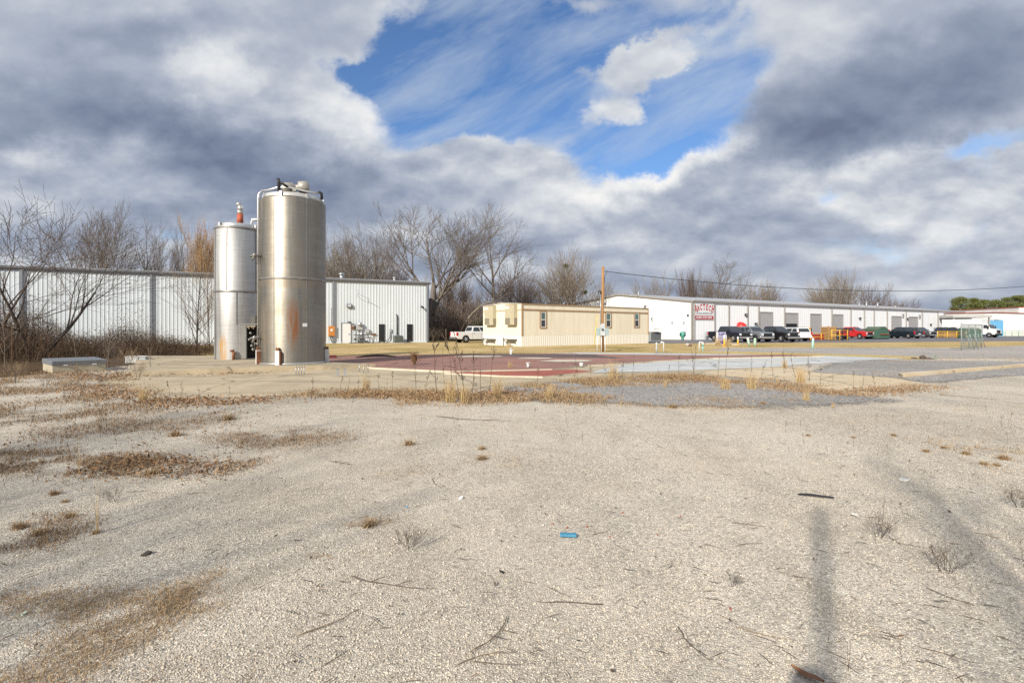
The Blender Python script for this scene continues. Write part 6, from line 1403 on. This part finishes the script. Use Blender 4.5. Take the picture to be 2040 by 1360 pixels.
for i,(pxx,yb,yt,lab) in enumerate(CL):
    p=gp(pxx,yb,.0); h=(yb-yt)/F*p.y*1.08; o=link('grass_clump',CM[i%3]); o.location=p+Vector((0,0,.01)); wd=h*(1.5 if 1425<pxx<1455 else 1.0); o.scale=(wd,wd,h); o.rotation_euler=(0,0,i); tag(o,lab,'grass clump','tall dry grass clumps')
TM=[fastmesh('grass_stalk',*blades(np.column_stack([nrg.normal(0,.012,(16,2)),np.zeros(16)]),nrg.uniform(.6,1.05,16),.005,.06,.12),GOLD)]
for pxx,yb,yt,lab in ((158,945,872,'single tall straw coloured stalk at the far left'),(194,1062,948,'tall straw stalk nearest on the left')):
    p=gp(pxx,yb); h=(yb-yt)/F*p.y; o=link('grass_stalk',TM[0]); o.location=p; o.scale=(h*.9,h*.9,h); tag(o,lab,'grass stalk')
TUFT=[fastmesh('grass_tuft',*blades(np.column_stack([nrg.normal(0,.2,(190,2)),np.zeros(190)]),nrg.uniform(.3,1.0,190),.035,.9,1.0),TANG) for _ in range(3)]
for i,(pxx,py_,wpx) in enumerate(((192,1062,30),(108,985,34),(130,1000,22),(735,1048,52),(815,886,36),(960,895,26),(1925,905,30),(2000,915,36),(1960,925,26),(1985,928,24),(1610,868,16),(1700,872,14),(1780,868,20),(1845,900,22),(1340,812,30),(1520,806,24),(40,1052,50),(80,1064,44),(455,836,40),(350,868,40),(300,945,44),(140,1030,34),(1880,893,20),(960,915,34),(600,1235,0))):
    if not wpx: continue
    p=gp(pxx,py_); s=wpx/F*p.y; o=link('grass_tuft',TUFT[i%3]); o.location=p; o.scale=(s*.6,s*.6,s*.5); o.rotation_euler=(0,0,i*1.7); tag(o,'low tuft of dry tan grass on the gravel','grass tuft','low dry grass tufts')
# weeping dry weed on the red floor
p=gp(825,727,.07); n=240; P=np.column_stack([nrg.normal(0,.05,(n,2)),nrg.uniform(0,.25,n)]); V,T=blades(P,nrg.uniform(.25,.75,n),.012,.5,1.4); o=link('weeping_grass',fastmesh('weeping_grass',V,T,island('rusty_grass',[(.28,.16,.08),(.36,.22,.12),(.21,.11,.06)]))); o.location=p; tag(o,'rust coloured weeping grass clump on the red floor','grass clump')
# dry weed stalks with seed heads
WEED=island('weed_stalks',[(.075,.055,.042),(.12,.085,.06),(.16,.11,.075)])
def weed(seed,nb=6,heads=True,lean=.12):
    r_=random.Random(seed); mb=MB(); pts=[Vector((0,0,0))]; d=Vector((r_.uniform(-lean,lean),r_.uniform(-lean,lean),1)).normalized()
    for i in range(5): d=(d+Vector((r_.uniform(-.12,.12),r_.uniform(-.12,.12),0))).normalized(); pts.append(pts[-1]+d*.2)
    mb.tube(pts,[.009,.008,.007,.006,.005,.004],4)
    for i in range(nb):
        t=r_.uniform(.25,.98)*5; k=min(4,int(t)); q=pts[k].lerp(pts[k+1],t-k); a=r_.uniform(0,2*PI); e=Vector((math.cos(a)*.6,math.sin(a)*.6,r_.uniform(.5,1.1))).normalized()*r_.uniform(.07,.2)
        mb.tube([q,q+e*.6,q+e+Vector((0,0,.02))],[.005,.004,.003],3)
        if heads:
            for j in range(3): c=q+e*(.7+.15*j); mb.ball(tuple(c),r_.uniform(.009,.017),5)
    if heads:
        for j in range(7): c=pts[5]-Vector((0,0,.035*j)); mb.ball((c.x+r_.uniform(-.012,.012),c.y+r_.uniform(-.012,.012),c.z),r_.uniform(.009,.018),5)
    return mb.mesh('weed_stalk',WEED)
WM=[weed(101,7),weed(102,5),weed(103,9,True,.2),weed(104,3,False,.05),weed(105,12,False,.25)]
WL=[]
for pxx,yb,yt in ((620,796,752),(628,798,772),(676,786,748),(690,788,754),(714,782,752),(755,782,742),(770,780,752),(782,784,738),(830,780,728),(846,782,740),(870,790,668),(886,795,688),(905,800,655),(914,792,690),(925,796,672),(940,790,700),(958,800,700),(975,780,690),(1380,748,690),(1384,752,700),(1352,742,706),(1430,748,702),(1445,748,690),(1495,752,712),(1516,756,720),(1540,750,700),(1562,744,690),(1566,736,700),(1585,752,706),(1612,760,712),(1634,768,728),(1660,770,742),(1700,776,738),(1718,776,744),(1745,775,742),(1240,760,720),(1260,758,700),(1330,756,726),(1310,760,736),(1140,770,738),(1180,772,726),(585,796,778),(340,800,758),(365,796,764),(400,794,770),(455,794,768),(300,740,690),(120,820,780),(60,850,800),(200,870,820),(560,842,822),(606,836,815),(500,858,838),(430,868,850),(700,812,795),(660,838,820),(1840,720,700),(1960,716,704),(1700,700,686),(1150,752,716),(1070,768,730)):
    WL.append((pxx,yb,yt,'dry weed stalk with seed heads along the pad','dry weed stalks along the pad'))
rw=random.Random(5)
for i in range(46):
    pxx,yb=rw.uniform(1550,2035),rw.uniform(822,905); WL.append((pxx,yb,yb-rw.uniform(8,24),'small dark weed stalk on the right gravel','small weed stalks on the right gravel'))
for i in range(34):
    pxx,yb=rw.uniform(560,1250),rw.uniform(815,915); WL.append((pxx,yb,yb-rw.uniform(7,24),'small dark weed stalk on the middle gravel','small weed stalks on the middle gravel'))
for i in range(30):
    pxx,yb=rw.uniform(0,560),rw.uniform(830,1010); WL.append((pxx,yb,yb-rw.uniform(10,34),'small dark weed stalk on the left gravel','small weed stalks on the left gravel'))
for pxx,yb,yt in ((1752,1058,1020),(1745,1082,1048),(1870,1140,1095),(1885,1140,1100),(1905,1112,1092),(1758,1040,985),(108,1165,1130),(175,1245,1190),(285,1310,1255),(205,1300,1240),(1800,1330,1275),(1690,1335,1270),(2040,1130,1080),(1665,1068,1050),(1050,1258,1225),(830,1110,1060),(815,1085,1055),(365,1110,1080),(500,972,950),(570,970,955)): WL.append((pxx,yb,yt,'bare dead weed stem sticking up from the near gravel','bare weed stems in the near gravel'))
for i,(pxx,yb,yt,lab,grp) in enumerate(WL):
    p=gp(pxx,yb); h=(yb-yt)/F*p.y; o=link('weed_stalk',WM[(i*3)%5 if yb<1000 else 3+i%2]); o.location=p; w_=h*(1.0 if h<.8 else .75); o.scale=(w_,w_,h); o.rotation_euler=(0,0,i*2.1); tag(o,lab,'weed',grp)
# brush shrubs: small twiggy bushes left
for i,(pxx,yb,yt,lab) in enumerate(((155,752,722,'dark twiggy weed bush before the concrete vault'),(238,750,708,'tan twiggy bush left of the slab corner'),(275,752,716,'rust brown bush at the slab left corner'),(258,735,690,'pale arching brush behind the slab corner'),(225,722,672,'tall pale brush before the warehouse wall'),(30,762,716,'brown bush at the left picture edge'),(90,770,735,'brown bush left of the vault'),(205,770,742,'low dark bush on the left leaf drift'))):
    p=gp(pxx,yb); tree(lab,p,(yb-yt)/F*p.y,'twigbush',BARK,(TWIGT,TWIGR,TWIGT)[i%3],i*1.9,.9,name='twiggy_bush',cat='bush',group='twiggy weed bushes on the left')
for pxx,yb,hpx,lab,rz in ((1885,1140,60,'branching dead weed on the lower right gravel',.3),(1752,1070,44,'branching dead weed beside the right stick',2.2),(815,1095,46,'branching dead weed left of the blue foam',4.0),(225,1000,30,'dark dead weed beside the tall straw stalk',1.0),(2030,1010,40,'dead weed at the right edge of the gravel',.8),(1460,1165,26,'small dead weed right of centre in the foreground',3.0)):
    p=gp(pxx,yb); tree(lab,p,hpx/F*p.y,'twigbush',BARKD,TWIGD,rz,1.5,name='dead_weed',cat='weed')
# sticks
STK=mat('stick_bark',(.13,.10,.08),.9,0,.35,20); STK2=mat('pale_stick_bark',(.25,.19,.13),.9,0,.3,20)
def stick(seed,fork=True):
    r_=random.Random(seed); mb=MB(); pts=[Vector((-.5,0,.014))]; a=r_.uniform(-.3,.3)
    for i in range(6): a+=r_.uniform(-.28,.28); pts.append(pts[-1]+Vector((math.cos(a)/6,math.sin(a)/6,r_.uniform(-.002,.004))))
    mb.tube(pts,[.005,.0058,.0054,.005,.0042,.0033,.002],6)
    if fork:
        for k in (2,4): e=pts[k]; b=r_.choice((-1,1))*r_.uniform(.4,.9); mb.tube([e,e+Vector((.1*math.cos(b),.1*math.sin(b),.01)),e+Vector((.2*math.cos(b*1.2),.2*math.sin(b*1.2),.004))],[.0035,.003,.002],4)
    return mb
SM=[stick(i,i%2==0).mesh('stick',STK if i%3 else STK2) for i in range(201,207)]
for i,(x0_,y0_,x1_,y1_,lab) in enumerate(((592,1268,702,1202,'long curved dark stick at the lower left of centre'),(1846,1172,1932,1218,'thick dark stick on the right gravel above the corner'),(1200,1206,1070,1212,'thin straight stick at the lower middle'),(905,1330,975,1265,'slender bent stick near the bottom middle'),(1458,1042,1528,1052,'thin stick on the right middle gravel'),(1770,1068,1810,1092,'short stick left of the dead weed'),(1465,1250,1585,1262,'pale straight stick near the bottom right of centre'),(1350,1250,1372,1325,'long thin stick lying lengthwise at the bottom'),(940,1320,1040,1322,'pale forked stick at the bottom middle'),(1010,1230,1035,1330,'thin stick crossing near the bottom'),(1470,1086,1525,1084,'short curved stick right of centre'),(655,918,705,925,'small dark branch on the left middle gravel'),(860,955,895,970,'forked twig on the middle gravel'),(870,830,985,850,'fallen twig heap before the leaf strip'),(640,1330,700,1290,'slim stick at the bottom left of centre'),(1945,1062,2000,1070,'thin stick near the right edge'),(1180,1066,1215,1060,'tiny stick right of the blue sponge'),(250,980,300,978,'dark stick on the left gravel'),(1870,786,2000,795,'long dark twig on the far right gravel'),(1330,1135,1355,1120,'small curved stick on the middle right gravel'),(1090,1170,1140,1190,'thin pale stick at the lower middle right'),(370,985,420,975,'short dark stick on the left'),(1830,1290,1960,1330,'forked stick near the lower right corner'),(700,1150,850,1170,'thin twig on the lower left of centre'))):
    a,b=gp(x0_,y0_),gp(x1_,y1_); d=b-a; o=link('stick',SM[i%6]); o.location=(a+b)/2; s=d.length; o.scale=(s,s,max(.5,min(1.0,1.0*s*2.2))*.9); o.rotation_euler=(0,0,math.atan2(d.y,d.x)); tag(o,lab,'stick','sticks scattered on the gravel')
# small twig litter, too many to count
n=800; D=2.1+nrg.random(n)**1.3*9; xy=np.column_stack([nrg.uniform(-1.1,1.1,n)*D,D]); a=nrg.uniform(0,PI,n); ln=nrg.uniform(.015,.07,n); dr=np.column_stack([np.cos(a)*ln,np.sin(a)*ln,np.zeros(n)]); sd=np.column_stack([-np.sin(a),np.cos(a),np.zeros(n)])*.0012; P=P3(xy,.014)
V=np.stack([P-dr,P-dr+sd*2,P+dr+[0,0,.004],P+sd+[0,0,.006]],1).reshape(-1,3); i_=np.arange(n)[:,None]*4; T=np.concatenate([i_+[0,1,2],i_+[0,3,2]],1).reshape(-1,3)
fl=flakes(P3(np.column_stack([nrg.uniform(-1.1,1.1,420)*(2.1+nrg.random(420)*9),2.1+nrg.random(420)*9]),.016),.014,.6); V,T=cat_((V,T),fl)
tag(link('twig_litter',fastmesh('twig_litter',V,T,island('twig_bits',[(.07,.05,.04),(.12,.085,.06),(.18,.12,.07),(.09,.06,.045),(.26,.12,.06)]))),'small twigs and leaf scraps strewn over the gravel','litter',kind='stuff')
# litter
p=gp(1132,1069); mb=MB(); mb.box(-.062,.062,-.024,.024,.006,.026); one('sponge',mb,mat('blue_foam',(.07,.26,.40),.8,0,.2,30,bmp=.4,bscale=90),'blue foam block lying on the middle gravel','foam block',tuple(p),-.08,bevel=.006)
p=gp(1623,989); mb=MB(); n_=9
up_=[(-.135+.27*i/n_, .02*math.sin(i*.5)+.04-.065*i/n_*1.1) for i in range(n_+1)]; mb.prism(up_+[(a,b-.022-.02*math.sin(PI*i/n_)) for i,(a,b) in enumerate(up_)][::-1],.012,.02); one('plastic_scrap',mb,BLACKP,'torn black plastic strip on the right gravel','plastic scrap',tuple(p),.0,fix=True)
def scrap(label,pxx,pyy,w,m,name='paper_scrap',cat='paper scrap',seed=0):
    r_=random.Random(seed+pxx); mb=MB(); pts=[(w*.5*math.cos(a)*r_.uniform(.6,1),w*.4*math.sin(a)*r_.uniform(.5,1)) for a in [2*PI*i/8 for i in range(8)]]
    mb.prism(pts,.004,.010+w*.08); mb.v=[(a,b,c+.015*math.sin(a*70+b*40)*.4) for a,b,c in mb.v]; one(name,mb,m,label,cat,tuple(gp(pxx,pyy)),r_.uniform(0,3))
PAP=mat('crumpled_paper',(.72,.70,.67),.7); 
scrap('white crumpled paper scrap near the middle of the lot',918,993,.055,PAP); scrap('white flat paper scrap right of the black plastic strip',1702,1026,.065,PAP); scrap('torn white wrapper on the upper right gravel',1800,957,.11,PAP); scrap('small white wrapper at the far right gravel',1940,981,.07,mat('grey_wrapper',(.5,.48,.46),.6)); scrap('white chip at the left foreground',48,1224,.034,mat('pale_green_chip',(.62,.68,.55),.6),'plastic_chip','chip'); scrap('white bit beside the dry grass on the left',534,1127,.02,PAP)
scrap('small pale blue bit of plastic on the left middle gravel',810,1011,.03,mat('pale_blue_plastic',(.25,.42,.55),.5),'plastic_chip','chip'); scrap('black rubber bit at the lower middle',1000,1141,.04,BLACKP,'rubber_scrap','rubber scrap'); scrap('dark clod with a tilted shadow on the left gravel',292,1105,.07,mat('dark_clod',(.06,.05,.04),.9),'clod','clod')
BRK=mat('brick_red',(.36,.09,.05),.8,0,.2)
for i,(pxx,pyy) in enumerate(((1100,1045),(1215,1070),(1130,1052),(1170,1050),(1455,1214),(1240,1022),(1355,1030),(1310,1066))): scrap('small chip of red brick lying in the gravel',pxx,pyy,.018,BRK,'brick_chip','brick chip',i); C.objects[-1]['group']='red brick chips near the blue foam'
# curled brown leaf at the bottom edge
p=gp(1608,1350); V_=[]; mb=MB(); k=8
for i in range(k+1):
    t=i/k; w_=.020*math.sin(PI*min(1,t*.95+.03)); V_+= [(-.07+.14*t,-w_,.012+.03*abs(t-.4)),(-.07+.14*t,0,.004+.03*abs(t-.4)),(-.07+.14*t,w_,.014+.03*abs(t-.4))]
mb.add(V_,[q for i in range(k) for q in ((3*i,3*i+3,3*i+4,3*i+1),(3*i+1,3*i+4,3*i+5,3*i+2))],0,True); one('fallen_leaf',mb,mat('brown_leaf',(.26,.12,.055),.7,0,.25,30),'large curled brown leaf at the bottom edge','leaf',tuple(p),R(-55))
# trees and a pole behind the camera that throw the long shadows across the lot
def behind(sx_,sy_,L_,key,h,lab,rz=0,wx=1):
    tip=gp(sx_,sy_); b=Vector((tip.x-.515*L_,tip.y-.857*L_,0)); tree(lab,b,h,key,BARK,TWIG,rz,wx,group='bare trees behind the camera')
behind(700,808,24,'tall',13.3,'bare tree behind the viewer shading the left gravel',.4,.8); behind(480,1205,19,'slim',10.5,'slim bare tree behind the viewer',1.2,1.1); behind(1850,905,12.5,'tall',7,'thin bare tree behind the viewer',.2,.5)
behind(60,1080,22,'oak',12,'spreading bare tree behind the viewer near the left path',.9,.9); behind(-150,930,25,'oak',14,'dense bare tree behind the viewer beyond the left path',3.1,1.0)
behind(300,870,26,'oak',14.4,'broad bare tree behind the viewer on the left',2,.85); behind(150,1000,24,'round',13,'round bare tree far behind the viewer on the left',1,.9); behind(-300,820,26,'oak',14,'broad bare tree behind the viewer farther left',4,.9)
tip=gp(1634,1015); b=Vector((tip.x-.515*14,tip.y-.857*14,0)); mb=MB(); mb.tube([(0,0,-.2),(0,0,7.78)],[.05,.036],12); one('utility_pole',mb,WOODP,'tall wooden pole behind the viewer casting a straight shadow','utility pole',tuple(b))
# the photographer, standing just behind the camera
t=thing('person','person in a dark jacket holding up a camera behind the viewpoint','person',(-.32,-.57,0))
J=[(0,0,.95),(0,0,1.2),(0,.0,1.42),(0,.01,1.52),(0,.03,1.62),(0,.03,1.74),(.19,0,1.42),(.26,.06,1.16),(.20,.26,1.40),(-.19,0,1.42),(-.24,.06,1.16),(.02,.26,1.38),(.10,0,.90),(.11,.01,.50),(.12,-.02,.08),(.13,.14,.03),(-.10,0,.90),(-.11,.01,.50),(-.12,-.02,.08),(-.13,.14,.03)]
E=[(0,1),(1,2),(2,3),(3,4),(4,5),(2,6),(6,7),(7,8),(2,9),(9,10),(10,11),(0,12),(12,13),(13,14),(14,15),(0,16),(16,17),(17,18),(18,19)]
Rd=[.15,.14,.13,.055,.095,.09,.065,.048,.035,.065,.048,.035,.095,.06,.045,.04,.095,.06,.045,.04]
me=bpy.data.meshes.new('body'); me.from_pydata(J,E,[]); bo=bpy.data.objects.new('body',me); C.objects.link(bo); bo.parent=t; me.materials.append(mat('dark_clothes',(.03,.032,.04),.9))
sk=bo.modifiers.new('Skin','SKIN'); 
for i,v_ in enumerate(me.skin_vertices[0].data): v_.radius=(Rd[i],Rd[i]*.85); v_.use_root=(i==0)
bo.modifiers.new('Sub','SUBSURF').levels=2; bo.modifiers['Sub'].render_levels=2
MB().ball((0,.02,1.745),.11,12,0,(.9,1.05,.75)).build('hair',mat('dark_hair',(.03,.022,.016),.8),t)
